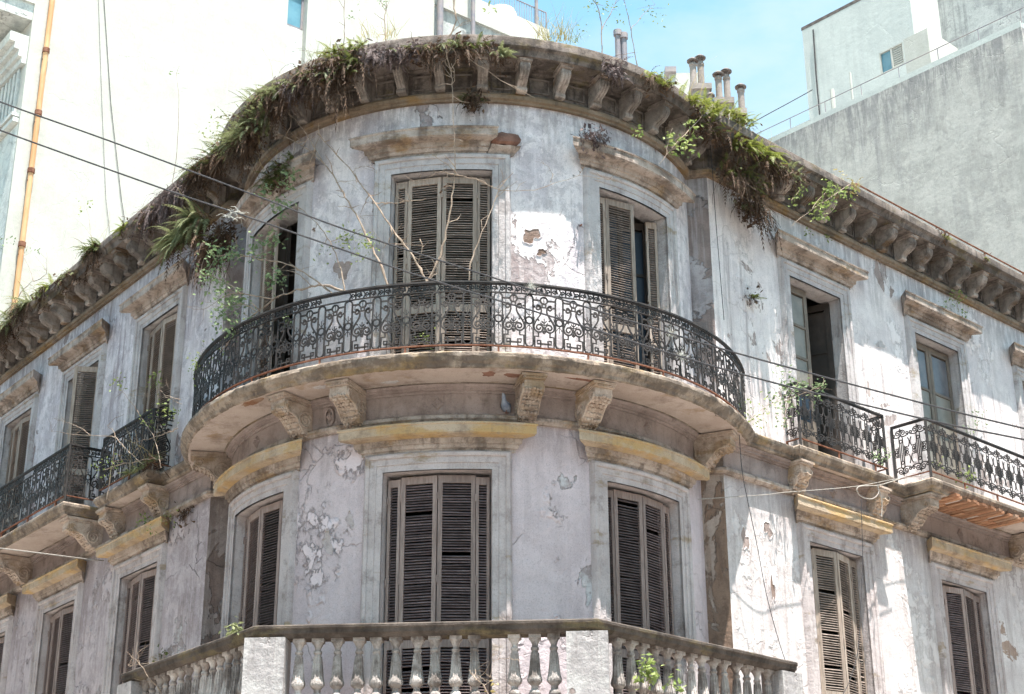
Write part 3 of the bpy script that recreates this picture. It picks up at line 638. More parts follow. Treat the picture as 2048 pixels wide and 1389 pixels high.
# ---------------------------------------------------------------- balconies: slabs, soffits, brackets
def spiral(cx, cz, r0, r1, a0, turns, n=26):
    return [(cx + (r0 + (r1 - r0) * t) * cos(a0 + turns * 2 * pi * t), cz + (r0 + (r1 - r0) * t) * sin(a0 + turns * 2 * pi * t)) for t in lin(0, 1, n)]
_br = {}
def bracket(fr, u, L, leaf=True):
    k = round(L, 2)
    if k not in _br:
        m = MB(); w = .115; q = L / .5
        pf = [(0, 0), (.5, 0), (.5, -.06), (.49, -.11), (.44, -.145), (.36, -.155), (.29, -.19), (.23, -.26), (.16, -.335), (.08, -.365), (0, -.35)]
        m.prism([Vector((-w, -y * q, z)) for y, z in pf], (2 * w, 0, 0))
        for sx in (-1, 1):
            for (cy, cz, r, tn) in ((.135, -.19, .12, 2.2), (.43, -.085, .06, 1.7)):
                m.tube([Vector((sx * (w + .006), -cy * q + a, cz + b)) for a, b in spiral(0, 0, r, .012, .4, tn * sx)], .013, 5)
            m.tube([Vector((sx * (w + .004), -y * q, z)) for y, z in ((.44, -.14), (.36, -.15), (.29, -.185), (.235, -.25), (.17, -.32))], .014, 5)
        rnd = random.Random(4)
        for i in range(9):
            t = i / 8; a = t * (len(pf) - 5) ; j = int(a); fr_ = a - j; y = (pf[3 + j][0] * (1 - fr_) + pf[min(4 + j, 10)][0] * fr_) * q; z = pf[3 + j][1] * (1 - fr_) + pf[min(4 + j, 10)][1] * fr_
            for xx in (-.085, -.043, 0, .043, .085):
                r = rnd.uniform(.018, .03)
                m.lathe([(0.001, -r), (r * .8, -r * .5), (r, 0), (r * .7, r * .6), (.001, r)], (xx + rnd.uniform(-.008, .008), -y - .004, z - .004 + rnd.uniform(-.01, .01)), 6)
        m.box(-w - .02, w + .02, -L - .03, 0, .002, .03); m.box(-w - .04, w + .04, -L - .05, 0, .03, .062)
        for i in range(7): m.box(-w - .012 + i * .038, -w + .008 + i * .038, -L - .042, -L - .028, .006, .028)
        _br[k] = m.worn(.006, 3).mesh('bracket', M['bracket'], 35)
    return link('bracket', _br[k], B, frame_at(fr, u, .012, 8.475))
for a in (-1.275, -.55, -.31, .32, .555, 1.25): bracket(fD, R * a, .50)
# curved balcony
a0, a1 = -1.70, 1.46
pathB = arc(R, a0, a1, 240)
sweep(pathB, [(-.02, 8.738), (.685, 8.728), (.705, 8.705), (.705, 8.665), (.685, 8.64), (.675, 8.615), (.64, 8.59), (.63, 8.555), (.60, 8.547), (.59, 8.56)], wear=.0035).build('balcony_slab', M['slab'], B, label='curved projecting balcony slab with stained moulded edge')
sweep(pathB, [(-.02, 8.549), (.605, 8.5505)], caps=False).build('balcony_soffit', M['soffit'], B, label='tan plaster underside of the curved balcony')
def patch(frame, u, o, z, w, h, mat, name, label=None, seed=1):
    rp = random.Random(seed); n = 16; pts = []
    for k in range(n):
        a = 2 * pi * k / n; rr = rp.uniform(.6, 1.1); pts.append((u + w * rr * cos(a), o + h * rr * sin(a)))
    m = MB(); top_ = [frame(a, b, z) for a, b in pts]; mid_ = [frame(u + (a - u) * .75, o + (b - o) * .75, z - rp.uniform(.004, .012)) for a, b in pts]
    m.grid([top_, mid_], close_u=True); m.poly(mid_[::-1]); m.build(name, M[mat], B, 25, **({'label': label} if label else {}))
for k, (x, y, w, h, mt) in enumerate(((978, 748, .09, .10, 'brokenbrick'), (1030, 752, .13, .09, 'brokenbrick'), (1165, 760, .20, .035, 'brokenbrick'), (505, 805, .20, .08, 'brick'), (780, 765, .16, .06, 'arch_up'), (640, 775, .10, .07, 'arch_up'))):
    p = on_z(x, y, 8.549); a = atan2(p.x, -p.y)
    patch(fD, R * (a - BC), sqrt(p.x ** 2 + p.y ** 2) - R, 8.5515, w, h, mt, 'broken_patch', seed=k + 3)
def wing_slab(fr, u0, u1, off, soff='soffit'):
    # three-sided slab on a wing wall
    def loop(o, z): return [fr(u0 - o + off, -.02, z), fr(u0 - o + off, o, z), fr(u1 + o - off, o, z), fr(u1 + o - off, -.02, z)]
    pr = [(off - .0, 8.728), (off + .02, 8.705), (off + .02, 8.665), (off, 8.64), (off - .01, 8.615), (off - .045, 8.59), (off - .05, 8.555), (off - .07, 8.548)]
    m = MB(); m.grid([loop(o, z + .003) for o, z in pr]); m.poly(loop(off, 8.7315)); ob = m.build('balcony_slab', M['slab'], B)
    m = MB(); m.poly(loop(off - .068, 8.5535)[::-1]); m.build('balcony_soffit', M[soff], B, smooth=0)
    return ob
wing_slab(fR, 2.95, 5.10, .28); wing_slab(fR, 5.55, 11.3, .66); wing_slab(fL, 3.15, 4.95, .40); wing_slab(fL, 5.36, 11.3, .72)
for u in (3.12, 4.93): bracket(fR, u, .22)
for u in (5.76, 8.72, 11.0): bracket(fR, u, .52)
for u in (3.34, 4.78): bracket(fL, u, .32)
for u in (5.56, 8.30, 11.0): bracket(fL, u, .56)
# exposed bricks under the long right balcony
m = MB(); m.box(-.19, .19, -.048, .048, -.02, .02); BRM = m.mesh('brick', M['brick'], 0)
for i in range(17):
    for j in range(2):
        p = fR(6.08 + i * .115, .14 + j * .39 - (.02 if i % 2 else -.02), 8.548)
        if random.random() < .06: continue
        x = NR; y = TR
        link('brick', BRM, B, Matrix(((x.x, y.x, 0, p.x), (x.y, y.y, 0, p.y), (0, 0, 1, p.z + random.uniform(-.006, .004)), (0, 0, 0, 1))) @ Matrix.Rotation(random.uniform(-.03, .03), 4, 'Z'))
# rosettes on the frieze
m = MB(); m.hexa([Vector((x, -.03 * (abs(x) < .05), z)) if False else Vector((x, 0, z)) for x, z in ((-.075, 0), (0, -.085), (.075, 0), (0, .085))] + [Vector((x, -.03, z)) for x, z in ((-.055, 0), (0, -.063), (.055, 0), (0, .063))])
for k in range(6):
    m.lathe([(.001, -.012), (.014, 0), (.001, .012)], (.028 * cos(k * pi / 3), -.036, .03 * sin(k * pi / 3)), 6)
m.lathe([(.001, -.016), (.018, 0), (.001, .016)], (0, -.04, 0), 8)
ROS = m.mesh('rosette', M['frieze'], 30)
for a in (0, -.86, .86): link('rosette', ROS, B, frame_at(fD, R * a, .014, 8.32))
for fr, us in ((fL, (4.05, 6.9, 9.7)), (fR, (4.0, 7.2, 10.3))):
    for u in us: link('rosette', ROS, B, frame_at(fr, u, .014, 8.32))
m = MB(); m.tube([Vector((.06 * cos(t), -.02, .11 * sin(t))) for t in lin(0, 2 * pi, 18)[:-1]], .016, 5, closed=True)
m.lathe([(.001, -.05), (.035, -.02), (.04, .01), (.02, .05), (.001, .06)], (0, -.015, 0), 8); m.lathe([(.001, -.02), (.02, 0), (.001, .02)], (0, -.05, -.01), 7)
m.build('medallion', M['frieze'], B, label='oval carved medallion between the left brackets').matrix_local = frame_at(fD, R * -.43, .014, 8.31)

# ---------------------------------------------------------------- wrought iron
def bar(m, pts, r=(.0088, .0135)):
    m.tube([Vector((x, 0, z)) for x, z in pts], r, 4, cap=True, flat=(0, 1, 0))
def circ(cx, cz, r, n=14): return [(cx + r * cos(t), cz + r * sin(t)) for t in lin(0, 2 * pi, n)]
def bez(p0, p1, p2, p3, n=8):
    return [tuple((1 - t) ** 3 * a + 3 * (1 - t) ** 2 * t * b + 3 * (1 - t) * t * t * c + t ** 3 * d for a, b, c, d in zip(p0, p1, p2, p3)) for t in lin(0, 1, n)]
UW = .365
def orn_a():
    m = MB(); h = .645
    cap = [(-.048, .05)] + [(-.048, .60)] + [(.048 * cos(t), .597 + .048 * sin(t)) for t in lin(pi, 0, 8)] + [(.048, .048)] + [(.048 * cos(t), .048 - .048 * sin(t)) for t in lin(0, pi, 8)]
    bar(m, cap)
    bar(m, circ(0, .325, .043))
    for sg in (1, -1):        # little palmettes in the slot
        b = .325 + sg * .045
        bar(m, [(0, b), (0, b + sg * .085)], (.004, .006)); bar(m, bez((0, b + sg * .02), (.02, b + sg * .025), (.03, b + sg * .04), (.03, b + sg * .06), 4), (.004, .006)); bar(m, bez((0, b + sg * .02), (-.02, b + sg * .025), (-.03, b + sg * .04), (-.03, b + sg * .06), 4), (.004, .006))
    c = UW / 2
    bar(m, circ(c, .585, .043)); bar(m, [(.048, .585), (c - .043, .585)]); bar(m, [(c + .043, .585), (UW - .048, .585)]); bar(m, [(c, .628), (c, .542)], (.004, .006))
    bar(m, [(c - .022, .54), (c - .022, .50), (c + .022, .50), (c + .022, .54)])
    for s in (1, -1):
        bar(m, [(c + s * a, b) for a, b in spiral(.076, .492, .012, .036, 2.0, -1.15, 14)] + [(c + s * a, b) for a, b in bez((.040, .50), (.028, .46), (.03, .43), (.06, .385), 6)] + [(c + s * a, b) for a, b in bez((.06, .385), (.10, .33), (.125, .285), (.125, .25), 6)] + [(c + s * a, b) for a, b in spiral(.062, .245, .063, .012, 0.05, -1.6, 24)])
        bar(m, [(c + s * .112, .31), (c + s * .125, .34), (c + s * .118, .375)], (.004, .006)); bar(m, [(c + s * .085, .355), (c + s * .06, .33)], (.012, .012))
        bar(m, [(c + s * .107, .50), (UW / 2 + s * (UW / 2 - .048), .50)])
        key = [(.07, .185), (.07, .135), (.118, .135), (.118, .005), (.045, .005), (.045, .085), (.085, .085), (.085, .045), (0, .045)]
        bar(m, [(c + s * a, b) for a, b in key]); bar(m, [(c + s * .118, .07), (c + s * (UW / 2 - .048), .07)])
    bar(m, [(c, .36), (c, .17)], (.005, .007))
    for z, w in ((.325, .028), (.30, .045), (.22, .03), (.195, .02)):
        for s in (1, -1): bar(m, [(c, z - .02), (c + s * w * .6, z - .012), (c + s * w, z + .008)], (.007, .009))
    return m.mesh('ornament', M['iron'], 50)
def orn_f():                  # running scroll between the two upper rails
    m = MB(); w = UW / 2
    for k in (0, 1):
        o = k * w; s = 1 if k == 0 else -1
        pts = spiral(0, 0, .03, .006, -1.4, 1.3, 16)
        bar(m, [(o + w * .5 + s * (a + .035), .045 + b) for a, b in pts], (.006, .010)); bar(m, [(o + w * .5 - s * (a + .035), .045 + b) for a, b in pts], (.006, .010))
        bar(m, [(o + .01, .004), (o + .03, .05), (o + .01, .09)], (.007, .01)); bar(m, [(o + w * .5, .0), (o + w * .5, .09)], (.008, .012)); bar(m, [(o + w - .03, .085), (o + w - .012, .03)], (.008, .012))
    return m.mesh('scroll', M['iron'], 50)
UWB = .30
def orn_b():
    m = MB(); h = .75; c = UWB / 2; th = (.006, .010)
    for x in (-.03, .03): bar(m, [(x, .17), (x, .58)], th)
    bar(m, [(0, .24), (0, .51)], th); bar(m, bez((-.03, .58), (-.03, .63), (.03, .63), (.03, .58), 7), th); bar(m, bez((-.03, .17), (-.03, .12), (.03, .12), (.03, .17), 7), th)
    bar(m, circ(0, .535, .024, 10), th); bar(m, circ(0, .215, .024, 10), th)
    for s in (1, -1):
        for zc, sg in ((.66, 1), (.09, -1)):
            bar(m, [(s * a, zc + sg * b) for a, b in spiral(.045, 0, .045, .008, pi, -1.5, 18)], th)
            bar(m, [(s * a, zc + sg * b) for a, b in bez((0, .0), (.0, -.06), (.06, -.07), (.10, -.05), 6)] + [(s * a, zc + sg * b) for a, b in spiral(.115, -.02, .032, .006, -2.0, 1.3, 14)], th)
        bar(m, [(s * a, b) for a, b in spiral(.088, .40, .042, .008, 1.2, 1.5, 16)], th); bar(m, [(s * a, b) for a, b in spiral(.088, .35, .042, .008, -1.2, -1.5, 16)], th)
        bar(m, [(s * a, b) for a, b in bez((.115, .43), (.15, .47), (.15, .52), (.12, .57), 6)], th); bar(m, [(s * a, b) for a, b in bez((.115, .32), (.15, .28), (.15, .23), (.12, .18), 6)], th)
        bar(m, [(s * .055, .30), (s * .055, .46)], th)
    for z, g in ((.70, 1), (.05, -1)):
        bar(m, [(0, z - g * .05), (0, z + g * .03)], (.008, .009)); bar(m, [(-.02, z + g * .01), (0, z - g * .02), (.02, z + g * .01)], (.006, .008))
    return m.mesh('ornament', M['iron'], 50)
OA, OF, OB = orn_a(), orn_f(), orn_b()
def railing(segs, kind, zt=9.66, zb=8.845, label=None, posts=()):
    # segs: list of plan polylines; each becomes one straight or curved run
    root = None
    allm = MB(); rust = MB()
    for pts in segs:
        P = [Vector((p.x, p.y, 0)) for p in pts]
        allm.tube([p + Vector((0, 0, zt)) for p in P], (.016, .030), 4, flat=(0, 0, 1))
        allm.tube([p + Vector((0, 0, zt - .022)) for p in P], (.008, .018), 4, flat=(0, 0, 1))
        if kind == 'A': allm.tube([p + Vector((0, 0, zt - .125)) for p in P], (.008, .016), 4, flat=(0, 0, 1))
        rust.tube([p + Vector((0, 0, zb)) for p in P], (.010, .020), 4, flat=(0, 0, 1))
    root = allm.build('railing', M['iron'], B, 40, label=label)
    rust.build('bottom_rail', M['rust'], root, 40)
    uw, om = (UW, OA) if kind == 'A' else (UWB, OB)
    for pts in segs:
        P = [Vector((p.x, p.y, 0)) for p in pts]; L = [0]
        for a, b in zip(P, P[1:]): L.append(L[-1] + (b - a).length)
        def at(t):
            for i in range(len(P) - 1):
                if t <= L[i + 1] + 1e-6:
                    return P[i].lerp(P[i + 1], (t - L[i]) / max(1e-6, L[i + 1] - L[i]))
            return P[-1]
        n = max(1, round(L[-1] / uw)); st = L[-1] / n
        for i in range(n):
            a, b = at(i * st), at((i + 1) * st); x = (b - a).normalized(); y = Vector((0, 0, 1)).cross(x); sx = (b - a).length / uw
            def Mx(z, sz, o=a): return Matrix(((x.x * sx, y.x, 0, o.x), (x.y * sx, y.y, 0, o.y), (0, 0, sz, z), (0, 0, 0, 1)))
            if kind == 'A':
                jig = Matrix.Rotation(random.gauss(0, .012), 4, 'X') @ Matrix.Rotation(random.gauss(0, .008), 4, 'Y')
                link('ornament', om, root, Mx(zb + .012, (zt - .125 - zb - .02) / .645) @ jig)
                if random.random() > .05: link('scroll', OF, root, Mx(zt - .118, 1.0))
            else:
                link('ornament', om, root, Mx(zb + .01, (zt - zb - .04) / .75, at((i + .5) * st)))
            if i % 3 == 0:
                q = MB(); q.box(-.012, .012, -.012, .012, zb - .13, zb); link('foot', q.mesh('foot', M['rust'], 0), root, Matrix.Translation((a.x, a.y, 0)))
    for p in posts:
        q = MB(); q.box(-.017, .017, -.017, .017, 8.73, zt + .01); link('post', q.mesh('post', M['iron'], 0), root, Matrix.Translation((p.x, p.y, 0)))
    return root
railing([arc(3.835, -1.600, 1.378, 100)], 'A', label='curved wrought-iron railing with lyre scrolls on the round balcony')
railing([[fR(3.02, 0.02, 0), fR(3.02, .25, 0)], [fR(3.02, .25, 0), fR(5.05, .25, 0)], [fR(5.05, .25, 0), fR(5.05, .02, 0)]], 'B', label='small black iron window railing right of the round balcony', posts=(fR(3.02, .25, 0), fR(5.05, .25, 0)))
railing([[fR(5.60, 0.02, 0), fR(5.60, .62, 0)], [fR(5.60, .62, 0), fR(11.25, .62, 0)]], 'B', label='long black iron balcony railing on the right wing', posts=(fR(5.60, .62, 0), fR(5.60, .03, 0)))
railing([[fL(3.20, 0.02, 0), fL(3.20, .36, 0)][::-1], [fL(3.20, .36, 0), fL(4.90, .36, 0)][::-1]], 'A', label='small black iron window railing left of the round balcony', posts=(fL(3.2, .36, 0), fL(4.9, .36, 0)))
railing([[fL(5.42, 0.02, 0), fL(5.42, .68, 0)][::-1], [fL(5.42, .68, 0), fL(11.25, .68, 0)][::-1]], 'A', label='long black iron balcony railing on the left wing', posts=(fL(5.42, .68, 0),))

# ---------------------------------------------------------------- stone balustrade of the first-floor terrace
bp = [Vector((-4.08, -1.50, 0)), Vector((-2.04, -4.07, 0)), Vector((1.50, -4.28, 0)), Vector((3.91, -1.88, 0))]
endL, endR = fL(2.6, 0, 0), fR(2.3, 0, 0)
full = [fL(2.95, .02, 0)] + bp + [fR(2.55, .02, 0)]
BAL = sweep(bp, [(-.13, 5.32), (.10, 5.32), (.115, 5.345), (.14, 5.36), (.145, 5.40), (.16, 5.415), (.16, 5.44), (.14, 5.455), (-.14, 5.455), (-.15, 5.43), (-.13, 5.36), (-.13, 5.32)]).build('balustrade', M['handrail'], B, label='stone balustrade with turned balusters and mossy handrail')
sweep(bp, [(-.12, 4.46), (.13, 4.46), (.13, 4.55), (.11, 4.58), (-.11, 4.58), (-.12, 4.46)]).build('plinth', M['slab'], BAL)
m = MB(); m.prism([Vector((p.x, p.y, 4.30)) for p in [fL(2.95, .05, 0)] + [p + (p - Vector((0, 0, 0))).normalized() * .22 for p in bp] + [fR(2.55, .05, 0), Vector((2.2, -.6, 0)), Vector((-2.2, 0, 0))]], (0, 0, .15)); m.build('terrace_slab', M['slab'], B, smooth=0)
bprof = [(.062, 0), (.062, .05), (.045, .06), (.04, .075), (.056, .10), (.06, .125), (.05, .15), (.036, .165), (.036, .20), (.052, .215), (.068, .235), (.072, .26), (.066, .285), (.057, .31), (.052, .34), (.042, .47), (.034, .56), (.033, .575), (.042, .585), (.042, .605), (.031, .615), (.030, .635), (.045, .67), (.058, .695), (.058, .705)]
m = MB(); m.lathe(bprof[2:], n=14)
m.box(-.062, .062, -.062, .062, 0, .055); m.box(-.062, .062, -.062, .062, .70, .742)
for k in range(10):
    a = 2 * pi * k / 10
    m.tube([Vector((r * cos(a), r * sin(a), z)) for r, z in ((.066, .235), (.072, .26), (.062, .30), (.053, .34), (.043, .47), (.036, .55))], .0075, 4)
BLM = [m.worn(.0045, k + 10).mesh('baluster', M['baluster'], 40) for k in range(4)]
def ped(p, ang, wx=.19, wy=.16):
    m = MB(); m.box(-wx, wx, -wy, wy, 4.56, 5.318); m.box(-wx - .02, wx + .02, -wy - .02, wy + .02, 4.56, 4.66)
    link('pedestal', m.mesh('pedestal', M['pedestal'], 0), BAL, Matrix.Translation((p.x, p.y, 0)) @ Matrix.Rotation(ang, 4, 'Z'))
seg = []
for i, (a, b, n, skip) in enumerate(((bp[0], bp[1], 14, ()), (bp[1], bp[2], 14, (10,)), (bp[2], bp[3], 14, ()))):
    d = (b - a); L = d.length; d = d.normalized(); ang = atan2(d.y, d.x)
    s0, s1 = (.30, L - .30)
    for k in range(n):
        if k in skip: continue
        p = a + d * (s0 + (s1 - s0) * (k + .5) / n)
        link('baluster', random.choice(BLM), BAL, Matrix.Translation((p.x + random.uniform(-.008, .008), p.y, 4.58)) @ Matrix.Rotation(ang + random.uniform(-.08, .08), 4, 'Z') @ Matrix.Rotation(random.uniform(-.016, .016), 4, 'Y') @ Matrix.Diagonal((random.uniform(.98, 1.10), random.uniform(.98, 1.10), 1, 1)))
    if i == 0: ped(a + d * .12, ang)
    if i == 1: ped(a + d * .05, ang, .22, .17); ped(b - d * .05, ang, .22, .17)
    if i == 2: ped(b - d * .12, ang)

# bare patches where the paint skin has come away
def wpatch(frame, u, z, w, h, mat, seed):
    rp = random.Random(seed); n = 22; ph = [rp.uniform(0, 6.28) for _ in range(4)]; pts = []
    for k in range(n):
        a = 2 * pi * k / n; rr = 1 + .28 * sin(2 * a + ph[0]) + .2 * sin(3 * a + ph[1]) + .16 * sin(5 * a + ph[2]) + rp.uniform(-.12, .12); pts.append((w * rr * cos(a), h * rr * sin(a)))
    m = MB(); o_ = [frame(u + a * 1.18, .001, z + b * 1.18) for a, b in pts]; r_ = [frame(u + a * 1.05, .009, z + b * 1.05) for a, b in pts]; i_ = [frame(u + a, .008, z + b) for a, b in pts]; d_ = [frame(u + a * .97, .0025, z + b * .97) for a, b in pts]
    m.grid([o_, r_, i_, d_], close_u=True); rim = m.build('paint_rim', M['wall_up' if frame is fD and z > 8.5 else 'wall_wr' if frame is fR else 'wall_low'], B, 50)
    m = MB(); m.poly(d_); m.build('bare_plaster', M[mat], rim, 0)
def du(x, y): p = on_r(x, y, R); return R * (atan2(p.x, -p.y) - BC), p.z
def wu(x, y, sd): p = on_w(x, y, sd, 0); return p.dot(TL if sd < 0 else TR), p.z
for k, (x, y, w, h, mt) in enumerate(((1062, 472, .11, .10, 'ret'), (1082, 505, .05, .05, 'ret'), (655, 1085, .07, .13, 'arch'), (700, 1040, .05, .09, 'arch'), (628, 460, .03, .03, 'ret'), (685, 540, .10, .16, 'frieze'))):
    wpatch(fD, *du(x, y), w, h, mt, k + 31)
for k, (x, y, w, h, mt) in enumerate(((1757, 552, .10, .22, 'frieze'), (1782, 585, .06, .09, 'frieze'), (1490, 1080, .07, .13, 'frieze'), (1535, 1060, .08, .10, 'frieze'), (1545, 1180, .04, .16, 'ret'), (1760, 690, .10, .06, 'arch_up'))):
    wpatch(fR, *wu(x, y, 1), w, h, mt, k + 61)

# rusty pipe rail along the roof edge of the right wing
rp_ = MB(); ra_, rb_ = on_w(1712, 372, 1, -.25), on_w(2045, 542, 1, -.25); rz_ = (ra_.z + rb_.z) / 2
P0_, P1_ = Vector((ra_.x, ra_.y, rz_)), Vector((rb_.x, rb_.y, rz_)); P1_ = P0_ + (P1_ - P0_) * 1.25
rp_.tube([P0_, P1_], .016, 6)
for k in range(6):
    q_ = P0_.lerp(P1_, k / 5); rp_.tube([Vector((q_.x, q_.y, 13.12)), q_], .014, 6)
rp_.build('roof_rail', M['rust'], B, 40, label='rusty pipe rail along the roof edge of the right wing')

# ================================================================== neighbouring buildings
def block(m, fr, u0, u1, o0, o1, z0, z1):
    return m.hexa([fr(u0, o0, z0), fr(u1, o0, z0), fr(u1, o1, z0), fr(u0, o1, z0), fr(u0, o0, z1), fr(u1, o0, z1), fr(u1, o1, z1), fr(u0, o1, z1)])
def so(x, y, side, s):          # (off, z) of a sight line on the plane across a wing at distance s
    p = on_s(x, y, side, s); n, d = (NL, DL) if side < 0 else (NR, DR)
    return p.dot(n) - d, p.z
def partwall(m, fr, s, o0, o1, z0, z1, hole=None):
    """upright wall in the plane u = s, between offsets o0 < o1, with an optional hole (a, b, c, d)"""
    os_ = sorted({o0, o1} | ({hole[0], hole[1]} if hole else set())); zs = sorted({z0, z1} | ({hole[2], hole[3]} if hole else set()))
    for i in range(len(os_) - 1):
        for j in range(len(zs) - 1):
            oc, zc = (os_[i] + os_[i + 1]) / 2, (zs[j] + zs[j + 1]) / 2
            if hole and hole[0] < oc < hole[1] and hole[2] < zc < hole[3]: continue
            m.poly([fr(s, os_[i], zs[j]), fr(s, os_[i + 1], zs[j]), fr(s, os_[i + 1], zs[j + 1]), fr(s, os_[i], zs[j + 1])])

# --- white tower beyond the left wing
T = thing('white_tower', 'tall blank white building rising behind the left wing', 'building')
S1 = 11.76
wa, wb = so(577, 0, -1, S1)[0], so(613, 60, -1, S1)[0]      # window sides (wa > wb, offsets are negative inwards)
wz1, wz0 = so(590, -45, -1, S1)[1] + 0.4, 20.6
oe = so(648, 60, -1, S1)[0]
m = MB(); partwall(m, fL, S1, oe, 0.0, 0, 36, (wb, wa, wz0, wz1)); 
m.poly([fL(S1, 0, 0), fL(24, 0, 0), fL(24, 0, 36), fL(S1, 0, 36)]); m.poly([fL(S1, oe, 0), fL(12.1, oe, 0), fL(12.1, oe, 36), fL(S1, oe, 36)])
m.poly([fL(S1, 0, 36), fL(24, 0, 36), fL(24, oe, 36), fL(S1, oe, 36)])
m.build('wall', M['white_wall'], T, 0)
o2 = so(868, 60, -1, 12.1)[0]
m = MB(); partwall(m, fL, 12.1, o2, oe, 0, 36); m.poly([fL(12.1, o2, 0), fL(24, o2, 0), fL(24, o2, 36), fL(12.1, o2, 36)]); m.poly([fL(12.1, oe, 36), fL(24, oe, 36), fL(24, o2, 36), fL(12.1, o2, 36)]); m.build('wall', M['white_wall'], T, 0)
m = MB()                                     # window reveal
for a, b in (((wa, wz0), (wa, wz1)), ((wb, wz0), (wb, wz1)), ((wa, wz1), (wb, wz1)), ((wa, wz0), (wb, wz0))):
    m.poly([fL(S1, a[0], a[1]), fL(S1, b[0], b[1]), fL(S1 + .3, b[0], b[1]), fL(S1 + .3, a[0], a[1])])
win = m.build('window', M['white_wall'], T, 0)
zg = so(595, 62, -1, S1 + .25)[1]
m = MB(); fw = .06
for a, b, c, d in ((wb, wb + fw, zg, wz1), (wa - fw, wa, zg, wz1), (wb, wa, zg, zg + fw), (wb, wa, wz1 - fw, wz1)): block(m, fL, S1 + .2, S1 + .26, a, b, c, d)
m.build('frame', M['pipe_grey'], win, 0)
m = MB(); block(m, fL, S1 + .22, S1 + .24, wb + fw, wa - fw, zg + fw, wz1 - fw); m.build('pane', M['glassblue'], win, 0)
m = MB(); block(m, fL, S1 + .18, S1 + .25, wb, wa, wz0, zg); m.build('panel', M['facade_far'], win, 0)
# lower back part with sloping-looking coping, seen over the curved cornice
o3 = so(1092, 72, -1, 12.3)[0]; zc = so(975, 18, -1, 12.3)[1]
m = MB(); partwall(m, fL, 12.3, o3, o2 + .02, 0, zc); m.poly([fL(12.3, o3, 0), fL(20, o3, 0), fL(20, o3, zc), fL(12.3, o3, zc)]); m.poly([fL(12.3, o2, zc), fL(20, o2, zc), fL(20, o3, zc), fL(12.3, o3, zc)])
m.build('wall', M['weathered_wall'], T, 0, label='stained low rear wall under a pale coping')
m = MB(); block(m, fL, 12.22, 12.6, o3 - .05, o2, zc - .62, zc + .12); m.build('coping', M['white_wall'], T, 0)
# street front of the tower, seen at the far left edge
m = MB()
for z0, z1, o in ((19.95, 20.1, .10), (20.1, 20.25, .18), (20.25, 20.4, .28), (20.4, 20.62, .40), (18.55, 18.65, .12), (18.68, 18.76, .16)): block(m, fL, S1 + .08, 24, -.05, o, z0, z1)
for k in range(16): block(m, fL, S1 + .3 + k * .22, S1 + .42 + k * .22, -.02, .05, 18.78, 19.93)
m.build('moulding', M['facade_far'], T, 0)
zt_, zb_ = so(74, 10, -1, S1)[1], so(66, 40, -1, S1)[1]
m = MB(); block(m, fL, S1 + .03, 24, .0, 1.5, zb_, zt_); block(m, fL, S1 - .02, 24.1, .0, 1.58, zt_, zt_ + .1); m.build('balcony_slab', M['facade_far'], T, 0)
m = MB(); m.poly([fL(S1 + .04, 0.004, 0), fL(24, .004, 0), fL(24, .004, 18.5), fL(S1 + .04, .004, 18.5)]); m.build('street_front', M['facade_far'], T, 0)
# drainpipe and cables on the party wall
m = MB(); op = -.34; pts = [fL(S1 - .07, op, z) for z in lin(8, 34, 26)]; m.tube(pts, .058, 10)
dp = m.build('drainpipe', M['pipe_orange'], T, 40, label='orange vertical drainpipe on the white wall')
m = MB()
for y in (98, 228, 348, 500):
    z = so(70, y, -1, S1)[1]; m.lathe([(.06, -.06), (.078, -.05), (.078, .05), (.06, .06)], fL(S1 - .07, op, z), 10); m.box(-.012, .012, -.09, .012, z - .25, z - .22, Matrix.Translation(fL(S1 - .02, op, 0)))
m.build('collar', M['rust'], dp, 40)
for xs, r in (((206, 212, 222, 243, 262), .0065), ((196, 199, 204, 212, 226), .004)):
    m = MB(); m.tube([on_s(x, y, -1, S1 - .02) for x, y in zip(xs, (-30, 60, 210, 400, 520))], r, 5); m.build('wall_cable', M['wire'], T, 40)
for x, r, mt in ((880, .085, 'pipe_grey'), (946, .06, 'pipe_grey')):
    o_, z_ = so(x, 50, -1, 12.0); m = MB(); m.tube([fL(12.0, o_, z) for z in (14, zc + 4)], r, 10); m.build('downpipe', M[mt], T, 40)
# roof tank and rail on the lower part
TK = thing('water_tank', 'white cylindrical roof tank behind the pipe railing above the cornice', 'tank')
c = on_s(1003, 20, -1, 14.6); c.z = zc
m = MB(); m.lathe([(.02, .35), (.46, .35), (.46, 1.9), (.40, 2.05), (.1, 2.2), (.02, 2.2)], c, 24); m.build('shell', M['pent_wall'], TK, 40)
m = MB()
for k in range(4): m.box(-.03, .03, -.03, .03, -.1, .36, Matrix.Translation(c + Vector((.34 * cos(k * pi / 2), .34 * sin(k * pi / 2), 0))))
m.build('stand', M['darkmetal'], TK, 0)
RF = thing('roof_railing', 'thin dark pipe railing on the roof behind the curved cornice', 'railing')
ra, rb = on_s(1042, 2, -1, 13.2), on_s(1092, 26, -1, 13.2)
m = MB(); n_ = 9; e0, e1 = Vector((ra.x, ra.y, 0)), Vector((rb.x, rb.y, 0)); e0 = e0 + (e0 - e1) * 2.2
ztr = rb.z
for z in (ztr, ztr - .95): m.tube([e0 + Vector((0, 0, z)), e1 + Vector((0, 0, z))], .02, 6)
m.build('rail', M['pipe_grey'], RF, 40)
m = MB()
for k in range(34):
    p = e0.lerp(e1, k / 33); m.tube([p + Vector((0, 0, zc)), p + Vector((0, 0, ztr))], .009 if k < 33 else .024, 5)
m.build('bars', M['pipe_grey'], RF, 40, kind='stuff')
m = MB(); p = on_s(1073, 40, -1, 13.1); m.tube([Vector((p.x, p.y, zc)), Vector((p.x, p.y, zc + 4))], .05, 8); m.build('pole', M['pipe_grey'], RF, 40)

